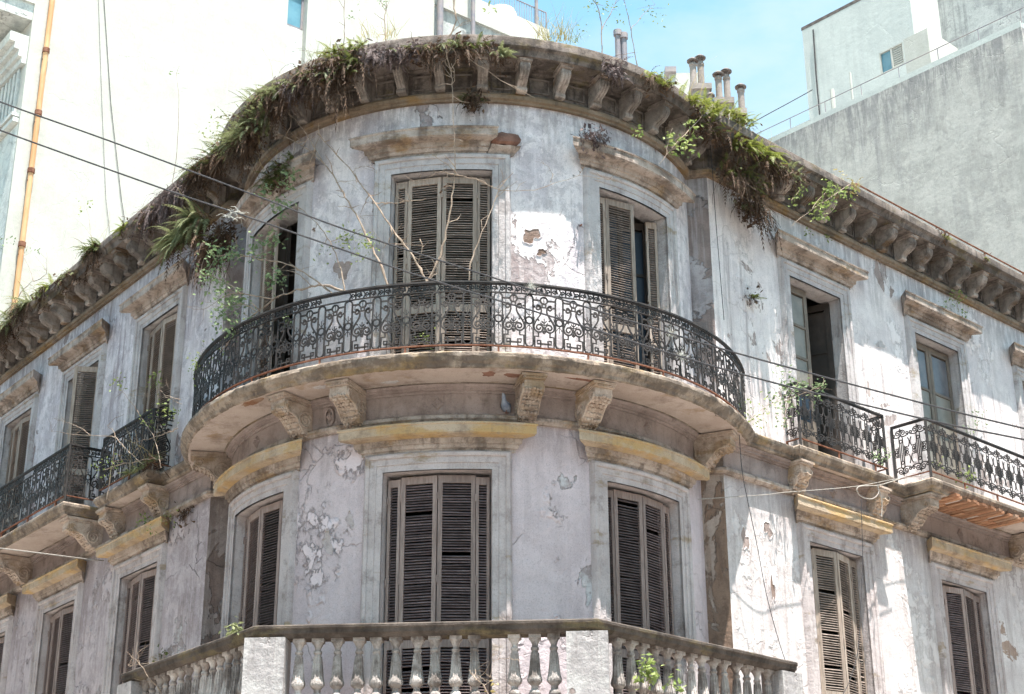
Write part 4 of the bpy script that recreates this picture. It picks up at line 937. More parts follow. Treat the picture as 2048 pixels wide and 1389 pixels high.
# --- rear building with chimneys
RB = thing('rear_building', 'low pale building behind the cornice carrying the grey chimney stacks', 'building')
zr = 19.6
m = MB(); m.box(2.2, 5.35, 9.4, 15, 0, zr); m.build('wall', M['pent_wall'], RB, 0)
p = on_y(1340, 182, 11.2); q = on_y(1378, 146, 11.2)
m = MB(); m.box(p.x, q.x + .35, 11.2, 13, zr, q.z); m.build('roof_hut', M['white_wall'], RB, 0)
m = MB(); m.box(p.x - .1, p.x + .16, 11.1, 11.5, q.z - .02, q.z + .12); m.build('hut_cap', M['pipe_grey'], RB, 0)
def stack(x0, x1, ytop, pots, label, pr=.074):
    a, b = on_y(x0, ytop, 9.9), on_y(x1, ytop + 12, 9.9)
    c = thing('chimney_stack', label, 'chimney', 'chimney stacks on the roof behind')
    m = MB(); m.box(a.x, b.x, 9.9, 10.5, zr, b.z - .04); m.build('stack', M['chimney'], c, 0)
    m = MB(); m.box(a.x - .05, b.x + .05, 9.85, 10.55, b.z - .04, b.z + .1); m.build('coping', M['chimney'], c, 0)
    for (px, py, dy) in pots:
        t = on_y(px, py, 10.2 + dy); h = t.z - b.z
        m = MB(); m.lathe([(pr * 1.1, 0), (pr, .03), (pr, h * .70), (pr * 1.18, h * .70 + .01), (pr * 1.18, h * .70 + .06), (pr * .95, h * .70 + .07), (pr * .95, h * .80)], (t.x, t.y, b.z + .1), 12); po = m.build('chimney_pot', M['chimney'], c, 40)
        m = MB(); cz = b.z + h
        for k in range(4): m.box(-.012, .012, -.012, .012, cz - h * .2 + .08, cz, Matrix.Translation((t.x + pr * .8 * cos(k * pi / 2 + .6), t.y + pr * .8 * sin(k * pi / 2 + .6), 0)))
        m.lathe([(pr * 1.75, 0), (pr * 1.8, .025), (pr * .9, .085), (.01, .10)], (t.x, t.y, cz - .03), 14); m.build('cowl', M['darkmetal'], po, 40)
stack(1384, 1419, 164, ((1385, 122, -.1), (1400, 116, .2)), 'leftmost grey chimney stack with two mushroom-capped pots')
stack(1432, 1464, 192, ((1436, 149, -.1), (1452, 143, .2)), 'middle grey chimney stack with two mushroom-capped pots')
stack(1472, 1489, 214, ((1481, 174, 0),), 'rightmost grey chimney stack with a single capped pot')
stack(1417, 1426, 212, ((1421, 191, -.3),), 'short single chimney pot standing between the taller stacks', .055)
VP = thing('roof_vents', 'pair of slim grey vent pipes on the roof right of the cornice top', 'vent pipe')
for x, y in ((1235, 62), (1247, 68)):
    t = on_y(x, y, 6.0); m = MB(); m.lathe([(.06, 13.1), (.06, t.z - .12), (.085, t.z - .12), (.085, t.z), (.05, t.z + .02)], (t.x, t.y, 0), 10); m.build('pipe', M['pipe_grey'], VP, 40)
# light wire fence along the roof edge of the curved front
FN = thing('roof_fence', 'fine wire fence along the roof edge right of the curved cornice', 'fence')
pts = [on_r(x, y, 3.1) for x, y in ((1225, 96), (1297, 128), (1338, 152), (1366, 178))]
pts = [Vector((p.x, p.y, 0)) for p in pts]
m = MB()
for z in (13.42, 13.62): m.tube([p + Vector((0, 0, z)) for p in pts], .006, 4)
m.build('rail', M['wire'], FN, 40)
m = MB()
for p, q in zip(pts, pts[1:]):
    for k in range(7):
        c = p.lerp(q, k / 7); m.tube([c + Vector((0, 0, 13.1)), c + Vector((0, 0, 13.62))], .011 if k == 0 else .004, 4)
m.build('wires', M['wire'], FN, 40, kind='stuff')

# --- grey building beyond the right wing
G = thing('grey_building', 'grey weathered blank-walled building behind the right wing', 'building')
S2 = 11.56; zg2 = so(1800, 166, 1, S2)[1]
m = MB(); partwall(m, fR, S2, -14, .0, 0, zg2); m.poly([fR(S2, 0, 0), fR(24, 0, 0), fR(24, 0, zg2), fR(S2, 0, zg2)]); m.poly([fR(S2, 0, zg2), fR(24, 0, zg2), fR(24, -14, zg2), fR(S2, -14, zg2)])
m.build('wall', M['grey_wall'], G, 0, label='tall grey party wall with black rain streaks along its top')
m = MB(); block(m, fR, S2 + .004, S2 + .25, -14, .0, zg2 + .004, zg2 + .13); m.build('coping', M['pent_wall'], G, 0)
m = MB(); m.tube([fR(S2 + .05, .1, zg2 + .42), fR(S2 + .05, -9, zg2 + .42)], .010, 6); 
for k in range(10): m.tube([fR(S2 + .05, -k * .95, zg2 + .1), fR(S2 + .05, -k * .95, zg2 + .42)], .010, 5)
m.build('roof_rail', M['pipe_grey'], G, 40)
A = so(1604, 62, 1, 16.0); e = so(1820, 0, 1, 16.0)[0]; zA = A[1]
w0, w1 = so(1762, 150, 1, 16.0), so(1808, 112, 1, 16.0)
hole = (w0[0], w1[0], w0[1], w0[1] + .62)
m = MB(); partwall(m, fR, 16.0, A[0], e, zg2, zA, hole); m.poly([fR(16, e, zg2), fR(18, e, zg2), fR(18, e, zA + 3), fR(16, e, zA + 3)]); m.poly([fR(16, A[0], zg2), fR(20, A[0], zg2), fR(20, A[0], zA), fR(16, A[0], zA)]); m.poly([fR(16, A[0], zA), fR(20, A[0], zA), fR(20, e, zA), fR(16, e, zA)])
partwall(m, fR, 16.0, e - .9, e, zA, zA + 3)
m.build('penthouse', M['pent_wall'], G, 0, label='pale rooftop penthouse with a small louvred window')
m = MB(); block(m, fR, 15.997, 20, A[0] - .02, e - .9, zA + .004, zA + .10); m.build('coping', M['darkmetal'], G, 0)
m = MB(); mid = (hole[0] + hole[1]) / 2
for a, b, c, d in ((hole[0], hole[0] + .03, hole[2], hole[3]), (hole[1] - .03, hole[1], hole[2], hole[3]), (mid - .02, mid + .02, hole[2], hole[3]), (hole[0], hole[1], hole[2], hole[2] + .03), (hole[0], hole[1], hole[3] - .03, hole[3])): block(m, fR, 16.0, 16.1, a, b, c, d)
wn = m.build('window', M['white_wall'], G, 0)
m = MB(); block(m, fR, 16.06, 16.08, hole[0], mid, hole[2], hole[3]); m.build('pane', M['glassblue'], wn, 0)
m = MB()
for k in range(9): block(m, fR, 16.03, 16.07, mid + .02, hole[1] - .03, hole[2] + .05 + k * .062, hole[2] + .085 + k * .062)
m.build('louvre', M['white_wall'], wn, 0)
sb = 17.3
m = MB(); partwall(m, fR, sb, e, -1.0, zg2, zA + 9); m.poly([fR(sb, -1, zg2), fR(24, -1, zg2), fR(24, -1, zA + 9), fR(sb, -1, zA + 9)]); m.build('upper_block', M['weathered_wall'], G, 0)
c = so(1814, 150, 1, 13.0)
m = MB(); block(m, fR, 13.0, 14.2, c[0], c[0] + .62, zg2, so(1814, 76, 1, 13.0)[1]); block(m, fR, 13.0, 13.5, c[0] + .62, c[0] + .95, zg2, zg2 + .75); m.build('roof_duct', M['white_wall'], G, 0)
for x, y0, y1, r, s in ((1664, 180, 232, .055, 13.2), (1700, 146, 205, .028, 13.6)):
    t = on_s(x, y0, 1, s); m = MB(); m.tube([Vector((t.x, t.y, zg2)), t], r, 8); m.build('vent_pipe', M['white_wall'], G, 40)
t = on_s(1640, 150, 1, 15.96); m = MB(); m.tube([on_s(1626, 60, 1, 15.96), on_s(1632, 150, 1, 15.96), on_s(1640, 240, 1, 15.96)], .02, 5); m.build('wall_cable', M['wire'], G, 40)
m = MB(); p = on_s(1671, 26, 1, 16.5); m.lathe([(.02, 0), (.14, .02), (.16, .12), (.03, .2)], (p.x, p.y, zA + .1), 10); m.build('roof_cap', M['darkmetal'], G, 40)

# --- added unseen blocks on the other three corners, cutting low sky and bouncing light
def offp(a, b):                 # plan point from its distances before the left and the right street front
    p, q = DL + a, DR + b; d = NL.x * NR.y - NL.y * NR.x
    return Vector(((p * NR.y - NL.y * q) / d, (NL.x * q - p * NR.x) / d, 0))
def across(label, a0, a1, b0, b1, h):
    t = link('added_light_block', None, None, None, label=label, category='building', kind='structure'); c = [offp(a0, b0), offp(a1, b0), offp(a1, b1), offp(a0, b1)]
    m = MB(); m.prism([Vector((p.x, p.y, 0)) for p in c], (0, 0, h)); m.build('wall', M['facing'], t, 0)
    for i in range(4):
        p, q = c[i], c[(i + 1) % 4]; L = (q - p).length; d = (q - p).normalized(); n = Vector((d.y, -d.x, 0))
        if n.dot(p - (c[0] + c[2]) / 2) < 0: n = -n
        m = MB()
        for k in range(int(L / 3.2)):
            for z in (1.0, 5.2, 9.4):
                w = p + d * (1.2 + k * 3.2) + n * .01; m.add([w + Vector((0, 0, z)), w + d * 1.2 + Vector((0, 0, z)), w + d * 1.2 + Vector((0, 0, z + 2.6)), w + Vector((0, 0, z + 2.6))], [(0, 1, 2, 3)])
        m.build('windows', M['shutter'], t, 0)
across('unseen plastered building added across the left street to shape the light', 13, 27, -34, 0, 15)
across('unseen plastered building added across the right street to shape the light', -34, 0, 16, 30, 15)
across('unseen plastered building added on the opposite corner to shape the light', 13.5, 30, 16.5, 34, 16)

# ================================================================== overhead wires, ropes
def smooth(P, k=4):
    P = [Vector(p) for p in P]; o = []
    for i in range(len(P) - 1):
        a = P[i - 1] if i else P[0]; b, c = P[i], P[i + 1]; d = P[i + 2] if i + 2 < len(P) else P[-1]
        for j in range(k):
            t = j / k; o.append(.5 * ((2 * b) + (c - a) * t + (2 * a - 5 * b + 4 * c - d) * t * t + (3 * b - a - 3 * c + d) * t ** 3))
    return o + [P[-1]]
def wire(name, label, pts, surf, r, mat, cat='wire', group=None):
    m = MB(); m.tube(smooth([surf(x, y) for x, y in pts], 5), r, 6)
    o = m.build(name, M[mat], None, 40, label=label, category=cat)
    if group: o['group'] = group
    return o
yw = lambda x, y: on_y(x, y, -6.5)
wire('overhead_wire', 'upper of two black street wires crossing in front of the whole facade', [(-2200, -780), (-1200, -330), (-500, -12), (-200, 122), (0, 204), (221, 283), (518, 394), (701, 463), (1012, 564), (1240, 636), (1471, 706), (1842, 806), (2030, 853), (2300, 915), (2600, 978), (3400, 1140), (4600, 1370)], yw, .0095, 'wire', group='street wires')
wire('overhead_wire', 'lower of two black street wires crossing in front of the whole facade', [(-2200, -640), (-1200, -225), (-500, 60), (-200, 184), (0, 261), (332, 380), (477, 428), (680, 498), (853, 557), (1144, 646), (1476, 747), (1842, 837), (2030, 876), (2300, 930), (2600, 985), (3400, 1125), (4600, 1330)], yw, .0095, 'wire', group='street wires')
m = MB(); rr = random.Random(3)
for k in range(34):
    a = yw(rr.uniform(450, 486), rr.uniform(420, 438)); b = a + Vector((rr.uniform(-.1, .1), rr.uniform(-.08, .08), rr.uniform(-.09, .06))); m.tube([a, (a + b) / 2 + Vector((0, 0, .02)), b], .0018, 3)
m.build('fibre_tuft', M['airplant'], None, 0, label='pale fibre tuft caught on the lower street wire', category='plant tuft')
wl = lambda x, y: on_w(x, y, -1, .75)
wire('pale_rope', 'pale rope tied across the lower left wing under the balcony', [(-120, 1084), (0, 1097), (90, 1108), (176, 1119), (208, 1122)], lambda x, y: on_w(x, y, -1, .9 - max(0, (x - 100)) / 108 * .86), .0085, 'ropewhite', 'rope')
wire('slack_cable', 'pale cable strung from the brown pier across the right wing hoods', [(1396, 999), (1440, 996), (1530, 990), (1571, 985), (1640, 980), (1720, 972), (1800, 957), (1870, 951)], lambda x, y: on_w(x, y, 1, .34 if x > 1500 else .22), .005, 'ropewhite', 'cable')
wire('cable_loop', 'curled loop of pale cable hanging beside the right wing bracket', [(1800, 958), (1757, 971), (1720, 973), (1714, 983), (1725, 995), (1745, 998), (1757, 987), (1755, 973), (1761, 990), (1764, 1010), (1763, 1034)], lambda x, y: on_w(x, y, 1, .42), .007, 'ropewhite', 'cable')
wire('hanging_wire', 'thin dark wire falling from the round balcony end to the balustrade', [(1478, 860), (1484, 940), (1497, 1010), (1514, 1090), (1533, 1190), (1560, 1290), (1585, 1360), (1600, 1400)], lambda x, y: on_w(x, y, 1, .30), .0045, 'wire', 'wire')
wire('hanging_wire', 'thin dark wire hanging down past the first right hood', [(1722, 1000), (1724, 1060), (1725, 1120), (1722, 1200), (1716, 1300), (1700, 1360), (1686, 1389), (1675, 1410)], lambda x, y: on_w(x, y, 1, .30), .0045, 'wire', 'wire')
wire('hanging_wire', 'long thin wire hanging down the pier beside the right upper ferns', [(1416, 250), (1424, 330), (1430, 420), (1438, 520), (1448, 640)], lambda x, y: on_w(x, y, 1, .10), .005, 'wire', 'wire')
wire('spike', 'rusty iron spike standing out of the wall beside the right upper window', [(1160, 452), (1163, 450)], lambda x, y: on_r(x, y, R - .02 if x == 1160 else R + .13), .012, 'rust', 'spike')
wire('aerial_cable', 'faint cable sloping across the sky beside the chimneys', [(1485, 258), (1530, 232), (1580, 205), (1625, 180)], lambda x, y: on_y(x, y, 14), .012, 'wire', 'cable')

# pigeon on the string course
m = MB(); P = on_r(1012, 833, R + .06); P.z = 8.192
out = Vector((P.x, P.y, 0)).normalized(); tan = Vector((-out.y, out.x, 0)); tan = tan if tan.x > 0 else -tan
def ring(c, rx, rz, ax, n=10): 
    sd = Vector((0, 0, 1)).cross(ax).normalized(); up = ax.cross(sd)
    return [c + sd * rx * cos(2 * pi * k / n) + up * rz * sin(2 * pi * k / n) for k in range(n)]
ax = (tan * -.45 + out * .75 + Vector((0, 0, .55))).normalized(); c0 = P + Vector((0, 0, .085))
st = [(-.15, .020, .006), (-.11, .024, .010), (-.075, .034, .030), (-.04, .050, .048), (0, .057, .056), (.035, .052, .052), (.065, .038, .040)]
rows = [ring(c0 + ax * t, a, b, ax) for t, a, b in st]
nk = c0 + ax * .075 + Vector((0, 0, .035)); rows += [ring(nk, .026, .026, (ax + Vector((0, 0, .8))).normalized()), ring(nk + Vector((0, 0, .03)) + ax * .008, .026, .028, (ax * .8 + Vector((0, 0, .3))).normalized()), ring(nk + Vector((0, 0, .04)) + ax * .032, .015, .016, ax), ring(nk + Vector((0, 0, .035)) + ax * .055, .003, .003, ax)]
m.grid(rows, close_u=True); m.poly(rows[0])
pg = m.build('pigeon', simple('pigeon_grey', (0.16, 0.18, 0.24), (0.30, 0.32, 0.38), 14, 0.7, 0.0), None, 60, label='grey pigeon perched on the string course beside the middle bracket', category='bird')
m = MB()
for s in (-.018, .018): m.tube([c0 + out * s * 1.2 - Vector((0, 0, .045)), P + out * s + Vector((0, 0, .002)), P + out * s + tan * .03 + Vector((0, 0, .003))], .005, 5)
m.build('legs', M['rust'], pg, 40)
m = MB()
for s in (-1, 1):
    sd = Vector((0, 0, 1)).cross(ax).normalized() * s
    m.grid([[c0 + ax * t + sd * (w + .004) + Vector((0, 0, h)) for t, w in ((-.12, .02), (-.07, .040), (-.01, .058), (.04, .052))] for h in (-.018, .02)])
m.build('wing', simple('pigeon_wing', (0.10, 0.11, 0.15), (0.2, 0.21, 0.26), 20, 0.7, 0.0), pg, 60)

# ================================================================== plants
RN = random.Random(21)
def frond(m, base, d, L, droop, wid, n=14, thin=1.0):
    d = d.normalized(); p = base.copy(); sp = L / n; prev = p; side0 = None
    for i in range(n):
        t = (i + .5) / n
        d = (d + Vector((0, 0, -droop / n))).normalized(); q = p + d * sp
        sd = d.cross(Vector((0, 0, 1)))
        sd = sd.normalized() if sd.length > .05 else (side0 or Vector((1, 0, 0)))
        side0 = sd; up = sd.cross(d)
        w = wid * (sin(pi * min(1, t * .9 + .12)) ** .8) * RN.uniform(.8, 1.1)
        b = sp * .42 * thin
        for s in (1, -1):
            tip = p + d * sp * .7 + sd * s * w - Vector((0, 0, 1)) * w * .25
            m.add([p - d * b, p + d * b, tip + d * b * .25, tip - d * b * .2], [(0, 1, 2, 3)])
        if i % 2 == 0: m.add([p - sd * .003, p + sd * .003, q + sd * .003, q - sd * .003], [(0, 1, 2, 3)])
        p = q
def strand(m, base, d, L, w, n=6, droop=2.2):
    p = base.copy(); d = d.normalized(); sp = L / n
    sd = Vector((RN.uniform(-1, 1), RN.uniform(-1, 1), RN.uniform(-.3, .3))).normalized()
    pts = [p]
    for i in range(n):
        d = (d + Vector((RN.uniform(-.3, .3), RN.uniform(-.3, .3), -droop / n))).normalized(); pts.append(pts[-1] + d * sp)
    vs = []
    for i, q in enumerate(pts):
        ww = w * (1 - .75 * i / n); vs += [q - sd * ww, q + sd * ww]
    m.add(vs, [(2 * i, 2 * i + 1, 2 * i + 3, 2 * i + 2) for i in range(n)])
def clump(name, label, pos, out, tan, spread, nlive, ndead, L, live='fern', dead='dead', hang=.6, up=.5, cat='fern', group=None, wid=.05, depth=.12, drop=0.0):
    """a plant rooted on the masonry: live fronds arching outwards, dead ones hanging"""
    root = thing(name, label, cat, group, pos)
    if nlive:
        m = MB()
        for i in range(nlive):
            b = tan * RN.uniform(-spread, spread) + out * RN.uniform(-depth * .4, depth * .5) + Vector((0, 0, RN.uniform(-drop, .04)))
            d = out * RN.uniform(.3, 1) + tan * RN.uniform(-.9, .9) + Vector((0, 0, RN.uniform(up - .4, up + .5)))
            frond(m, b, d, L * RN.uniform(.35, 1.05), RN.uniform(.9, 2.6), wid * RN.uniform(.55, 1.0), 17)
        m.build('fronds', M[live], root, 0)
    if nlive > 40:
        m = MB()
        for i in range(22):
            b = tan * RN.uniform(-spread, spread); d = out * RN.uniform(-.2, 1) + tan * RN.uniform(-1, 1) + Vector((0, 0, RN.uniform(.2, 1.4)))
            strand(m, b, d, RN.uniform(.3, .8), .0035, 7, RN.uniform(.2, 1.8))
        m.build('bare_stems', M['straw'], root, 0)
    if ndead:
        m = MB(); nc = max(2, ndead // 16)
        for c in range(nc):
            cb = tan * RN.uniform(-spread, spread) + out * RN.uniform(-depth * .3, depth) + Vector((0, 0, RN.uniform(-drop - .05, .05)))
            cd = out * RN.uniform(.1, .8) + tan * RN.uniform(-.9, .9) + Vector((0, 0, RN.uniform(-.7, .6))); cl = hang * RN.choice((.3, .45, .6, .8, 1.05))
            for i in range(16):
                b = cb + Vector((RN.gauss(0, .035), RN.gauss(0, .035), RN.gauss(0, .03)))
                d = cd + Vector((RN.gauss(0, .45), RN.gauss(0, .45), RN.gauss(0, .4)))
                if i % 3 == 0: frond(m, b, d, cl * RN.uniform(.4, 1.0), RN.uniform(1.5, 4.5), wid * RN.uniform(.35, .8), 10, .7)
                elif i % 3 == 1: strand(m, b, d, cl * RN.uniform(.3, 1.0), RN.uniform(.003, .010), 7, RN.uniform(.6, 3.0))
                else:
                    for q in range(4):
                        p_ = b + Vector((RN.gauss(0, .06), RN.gauss(0, .06), RN.gauss(-.03, .07))); a_ = Vector((RN.gauss(0, 1), RN.gauss(0, 1), RN.gauss(0, 1))) * .022; e_ = Vector((RN.gauss(0, 1), RN.gauss(0, 1), RN.gauss(0, 1))) * .012
                        m.add([p_ - a_, p_ + e_, p_ + a_, p_ - e_], [(0, 1, 2, 3)])
        m.build('dead_fronds', M[dead], root, 0, label='dry brown hanging fronds')
    return root
def leafy(m, p, n, size, spread, droop=.2):
    for i in range(n):
        b = p + Vector((RN.gauss(0, spread), RN.gauss(0, spread), RN.gauss(0, spread)))
        d = Vector((RN.uniform(-1, 1), RN.uniform(-1, .4), RN.uniform(-.8, .6) - droop)).normalized(); s = d.cross(Vector((RN.uniform(-1, 1), RN.uniform(-1, 1), RN.uniform(-1, 1)))).normalized()
        L = size * RN.uniform(.7, 1.3); w = L * .26; nn = d.cross(s) * L * .08
        m.add([b, b + d * L * .45 + s * w + nn, b + d * L, b + d * L * .45 - s * w + nn], [(0, 1, 2), (0, 2, 3)])
def shrub(name, label, surf, stems, leafspots=(), twig='twig', leaf='leaf', cat='shrub', lsize=.055, group=None, tw=True):
    """stems: (list of points, radius at base); leafspots: (x, y, n, spread)"""
    P0 = surf(*stems[0][0][0]); root = thing(name, label, cat, group, P0)
    m = MB()
    for pts, r in stems:
        P = smooth([surf(x, y) - P0 for x, y in pts], 4); n = len(P)
        P = [p + Vector((RN.uniform(-.010, .010), RN.uniform(-.015, .015), RN.uniform(-.010, .010))) for p in P]
        m.tube(P, [r * .72 * (1 - .72 * i / (n - 1)) * RN.uniform(.85, 1.2) * (1.35 if i % 7 == 3 else 1) for i in range(n)], 6)
        if tw:
            for k in range(max(1, n // 3)):
                i = RN.randrange(n // 3, n); a = P[i]; d = Vector((RN.uniform(-1, 1), RN.uniform(-.6, .6), RN.uniform(-.3, 1))).normalized(); L = RN.uniform(.08, .32)
                b = a + d * L * .5; c = b + (d + Vector((RN.uniform(-.6, .6), RN.uniform(-.4, .4), RN.uniform(-.5, .5)))).normalized() * L * .5
                m.tube([a, b, c], [r * .35, r * .28, r * .15], 4)
    m.build('stem', M[twig], root, 50)
    if leafspots:
        m = MB()
        for x, y, n, sp in leafspots: leafy(m, surf(x, y) - P0, n, lsize, sp)
        m.build('leaves', M[leaf], root, 0)
    return root

UPV = Vector((0, 0, 1))
def dclump(x, y, r, name, label, **k):        # on the curved front
    p = on_r(x, y, r); o = Vector((p.x, p.y, 0)).normalized(); t = Vector((-o.y, o.x, 0)); return clump(name, label, p, o, t, **k)
def wclump(x, y, side, off, name, label, **k):
    p = on_w(x, y, side, off); o, t = (NL, TL) if side < 0 else (NR, TR); return clump(name, label, p, o, t, **k)
GC = 'ferns rooted on the cornice'
# left wing cornice, from the left edge towards the curve
wclump(8, 668, -1, .42, 'fern_clump', 'golden green fern clump spilling over the cornice at the left picture edge', spread=0.5, nlive=90, ndead=260, L=0.55, live='fernpale', hang=.75, group=GC)
wclump(52, 622, -1, .42, 'fern_clump', 'fern clump second from the left edge with reddish hanging fronds', spread=.4, nlive=70, ndead=220, L=0.5, live='fernpale', hang=.6, group=GC)
wclump(96, 588, -1, .40, 'fern_clump', 'small yellow-green fern tuft on the left cornice rim above two modillions', spread=.3, nlive=50, ndead=120, L=0.36, live='fernbright', hang=.42, group=GC)
wclump(196, 508, -1, .42, 'fern_clump', 'dark fern clump with orange dead fronds midway along the left cornice', spread=.24, nlive=50, ndead=180, L=0.48, hang=.6, group=GC)
wclump(256, 462, -1, .42, 'fern_tuft', 'little yellow fern tuft on the left cornice rim', spread=.12, nlive=26, ndead=14, L=0.3, live='fernbright', hang=.25, group=GC)
wclump(140, 556, -1, .42, 'dry_fern_mass', 'straggly brown and green growth on the left cornice between two fern tufts', spread=.3, nlive=24, ndead=120, L=.3, live='fernpale', hang=.4, group=GC)
wclump(304, 434, -1, .42, 'dry_fern_mass', 'low brown dry growth on the left cornice rim above the first left hood', spread=.35, nlive=20, ndead=150, L=.28, live='fernpale', hang=.45, group=GC)
wclump(345, 405, -1, .42, 'dry_fern_mass', 'grey-purple dry fern mass hanging over the left cornice', spread=.5, nlive=6, ndead=600, L=.3, dead='deadgrey', hang=.72, group=GC)
wclump(388, 462, -1, .36, 'fern_clump', 'large pale green fern hanging below the left cornice next to the curve', spread=.42, nlive=170, ndead=260, L=0.7, live='fernpale', hang=.7, up=.25, wid=.06, group=GC, drop=.1)
wclump(440, 470, -1, .30, 'dry_fern_mass', 'brown dead fern curtain hanging where the left wing meets the curve', spread=.35, nlive=14, ndead=560, L=.4, hang=.85, group=GC, drop=.35)
wclump(425, 330, -1, .40, 'dry_fern_mass', 'dark dry fern mass with green tips at the left cornice corner', spread=.45, nlive=44, ndead=480, L=0.5, hang=0.75, group=GC, drop=.1, up=0.7)
dclump(505, 275, 3.72, 'fern_clump', 'feathery fern clump reaching left from the cornice corner', spread=.42, nlive=120, ndead=420, L=0.62, live='fernpale', hang=0.75, up=0.75, group=GC, drop=.15)
dclump(556, 195, 3.76, 'fern_clump', 'tangled green and brown fern clump left on the curved cornice', spread=.5, nlive=60, ndead=560, L=0.5, hang=0.75, group=GC, drop=.15, up=0.7, live='fernpale')
dclump(560, 340, 3.45, 'fern_clump', 'dark green fern growing under the cornice over the left upper window', spread=.3, nlive=60, ndead=110, L=.34, hang=0.5, group=GC, drop=.25)
dclump(612, 172, 3.76, 'dry_fern_mass', 'grey-purple dry fern mat draped over the curved cornice', spread=.45, nlive=24, ndead=320, L=.35, dead='deadgrey', hang=.55, group=GC, live='fernpale')
dclump(668, 140, 3.76, 'fern_clump', 'heavy dark fern and root mass hanging over the curved cornice', spread=.42, nlive=60, ndead=640, L=.38, hang=0.8, group=GC, drop=.2)
dclump(690, 108, 3.74, 'fern_tuft', 'yellowish fern tuft on the cornice rim above the heavy dark mass', spread=.3, nlive=36, ndead=40, L=.28, live='fernbright', hang=.3, group=GC)
dclump(790, 108, 3.76, 'dry_fern_mass', 'purple-grey dry rootlets under the cornice rim above the middle window', spread=.34, nlive=8, ndead=420, L=.22, dead='deadgrey', hang=.34, group=GC)
dclump(878, 104, 3.76, 'fern_clump', 'mixed fern and rust-brown dead clump on the cornice above the middle window', spread=.36, nlive=18, ndead=220, L=.34, live='fernpale', hang=.5, group=GC)
dclump(948, 98, 3.76, 'fern_clump', 'small dark green fern on the cornice rim just right of the middle stem', spread=.22, nlive=14, ndead=50, L=.28, hang=.4, group=GC)
dclump(1003, 114, 3.74, 'fern_clump', 'star-shaped pale fern on the cornice right of the middle window', spread=.08, nlive=22, ndead=60, L=.26, live='fernpale', hang=.4, group=GC)
dclump(942, 205, 3.36, 'hanging_fern', 'green fern with a rust-brown tail hanging on the wall below the band', spread=.12, nlive=22, ndead=90, L=.22, hang=.5, group=GC, cat='fern')
dclump(1222, 140, 3.72, 'dry_tuft', 'grey dry tuft hanging from the cornice right of centre', spread=.12, nlive=0, ndead=110, L=.2, dead='deadgrey', hang=.42, cat='dry plant')
dclump(1310, 168, 3.74, 'fern_tuft', 'green and straw fern tuft on the right part of the curved cornice', spread=.22, nlive=26, ndead=70, L=.28, live='fernbright', hang=.35, group=GC)
dclump(1180, 282, 3.46, 'dry_nest', 'round dark nest of dry twigs on the hood of the right upper window', spread=.10, nlive=0, ndead=170, L=.2, dead='deadgrey', hang=.22, cat='dry plant', drop=-.05)
dclump(1395, 225, 3.74, 'bush', 'yellow-green bush on the cornice in front of the chimneys', spread=.5, nlive=44, ndead=60, L=.38, live='fernbright', hang=.3, up=.9, cat='bush')
wclump(1450, 238, 1, .40, 'bush', 'feathery lime bush on the cornice right of the chimneys', spread=.5, nlive=54, ndead=60, L=.40, live='fernbright', hang=.3, up=.9, cat='bush')
wclump(1500, 300, 1, .42, 'fern_clump', 'bright green fern clump over the right wing cornice', spread=.42, nlive=64, ndead=220, L=0.5, live='fernbright', hang=.65, group=GC, drop=.15)
wclump(1478, 350, 1, .32, 'fern_clump', 'dark hanging fern mass under the right wing cornice', spread=.42, nlive=40, ndead=300, L=.42, hang=0.65, group=GC, drop=.25)
wclump(1560, 345, 1, .40, 'dry_fern_mass', 'pinkish dry fern mass along the right cornice rim', spread=.4, nlive=30, ndead=170, L=.36, live='fernpale', dead='dead', hang=.45, group=GC)
wclump(1492, 412, 1, .12, 'hanging_fern', 'arching fern with a long brown tail on the right wing wall', spread=.16, nlive=30, ndead=190, L=.36, live='fernpale', hang=.85, group=GC, drop=.12)
wclump(1406, 262, 1, .38, 'dry_fern_mass', 'brown dry fern mass over the pier between curve and right wing', spread=.32, nlive=16, ndead=170, L=.3, hang=.5, group=GC)
wclump(1690, 368, 1, .44, 'dry_tuft', 'straw-coloured dry tuft on the right cornice rim', spread=.18, nlive=0, ndead=60, L=.2, dead='straw', hang=.25, cat='dry plant')
for x, y, lab in ((1880, 480, 'tiny weed on the right cornice above the second window'), (1960, 520, 'tiny weed on the right cornice near the picture edge'), (1505, 600, 'tiny fern on the right wing wall beside the round railing')):
    wclump(x, y, 1, .42 if y < 560 else .04, 'weed', lab, spread=.08, nlive=12, ndead=10, L=.16, live='fernbright', hang=.2, cat='weed')
wclump(285, 938, -1, .42, 'creeper', 'grey-green creeper lying along the edge of the small left balcony', spread=.55, nlive=60, ndead=60, L=.18, live='fernpale', hang=.2, cat='creeper')
wclump(318, 1008, -1, .10, 'fern_frond', 'single pale arching fern above the first left lower window', spread=.06, nlive=7, ndead=6, L=.36, live='fernpale', hang=.2, cat='fern')
wclump(372, 1030, -1, .05, 'dead_fern', 'rust-red dead fern stuck to the pier below the left wing', spread=.14, nlive=0, ndead=60, L=.2, hang=.35, cat='dry plant')
for x, y, lab in ((1062, 573, 'pale air plant tuft on the curved top rail'), (1340, 668, 'larger pale air plant on the curved railing near its right end'), (1362, 712, 'lower pale air plant on the curved railing near its right end')):
    p = on_r(x, y, 3.87); m = MB()
    for i in range(110):
        d = Vector((RN.gauss(0, 1), RN.gauss(0, 1), RN.gauss(0, .9))).normalized(); strand(m, d * .01, d, RN.uniform(.05, .13), .0022, 3, .4)
    o = m.build('air_plant', M['airplant'], None, 0, label=lab, category='air plant', group='air plants on the railing'); o.location = p

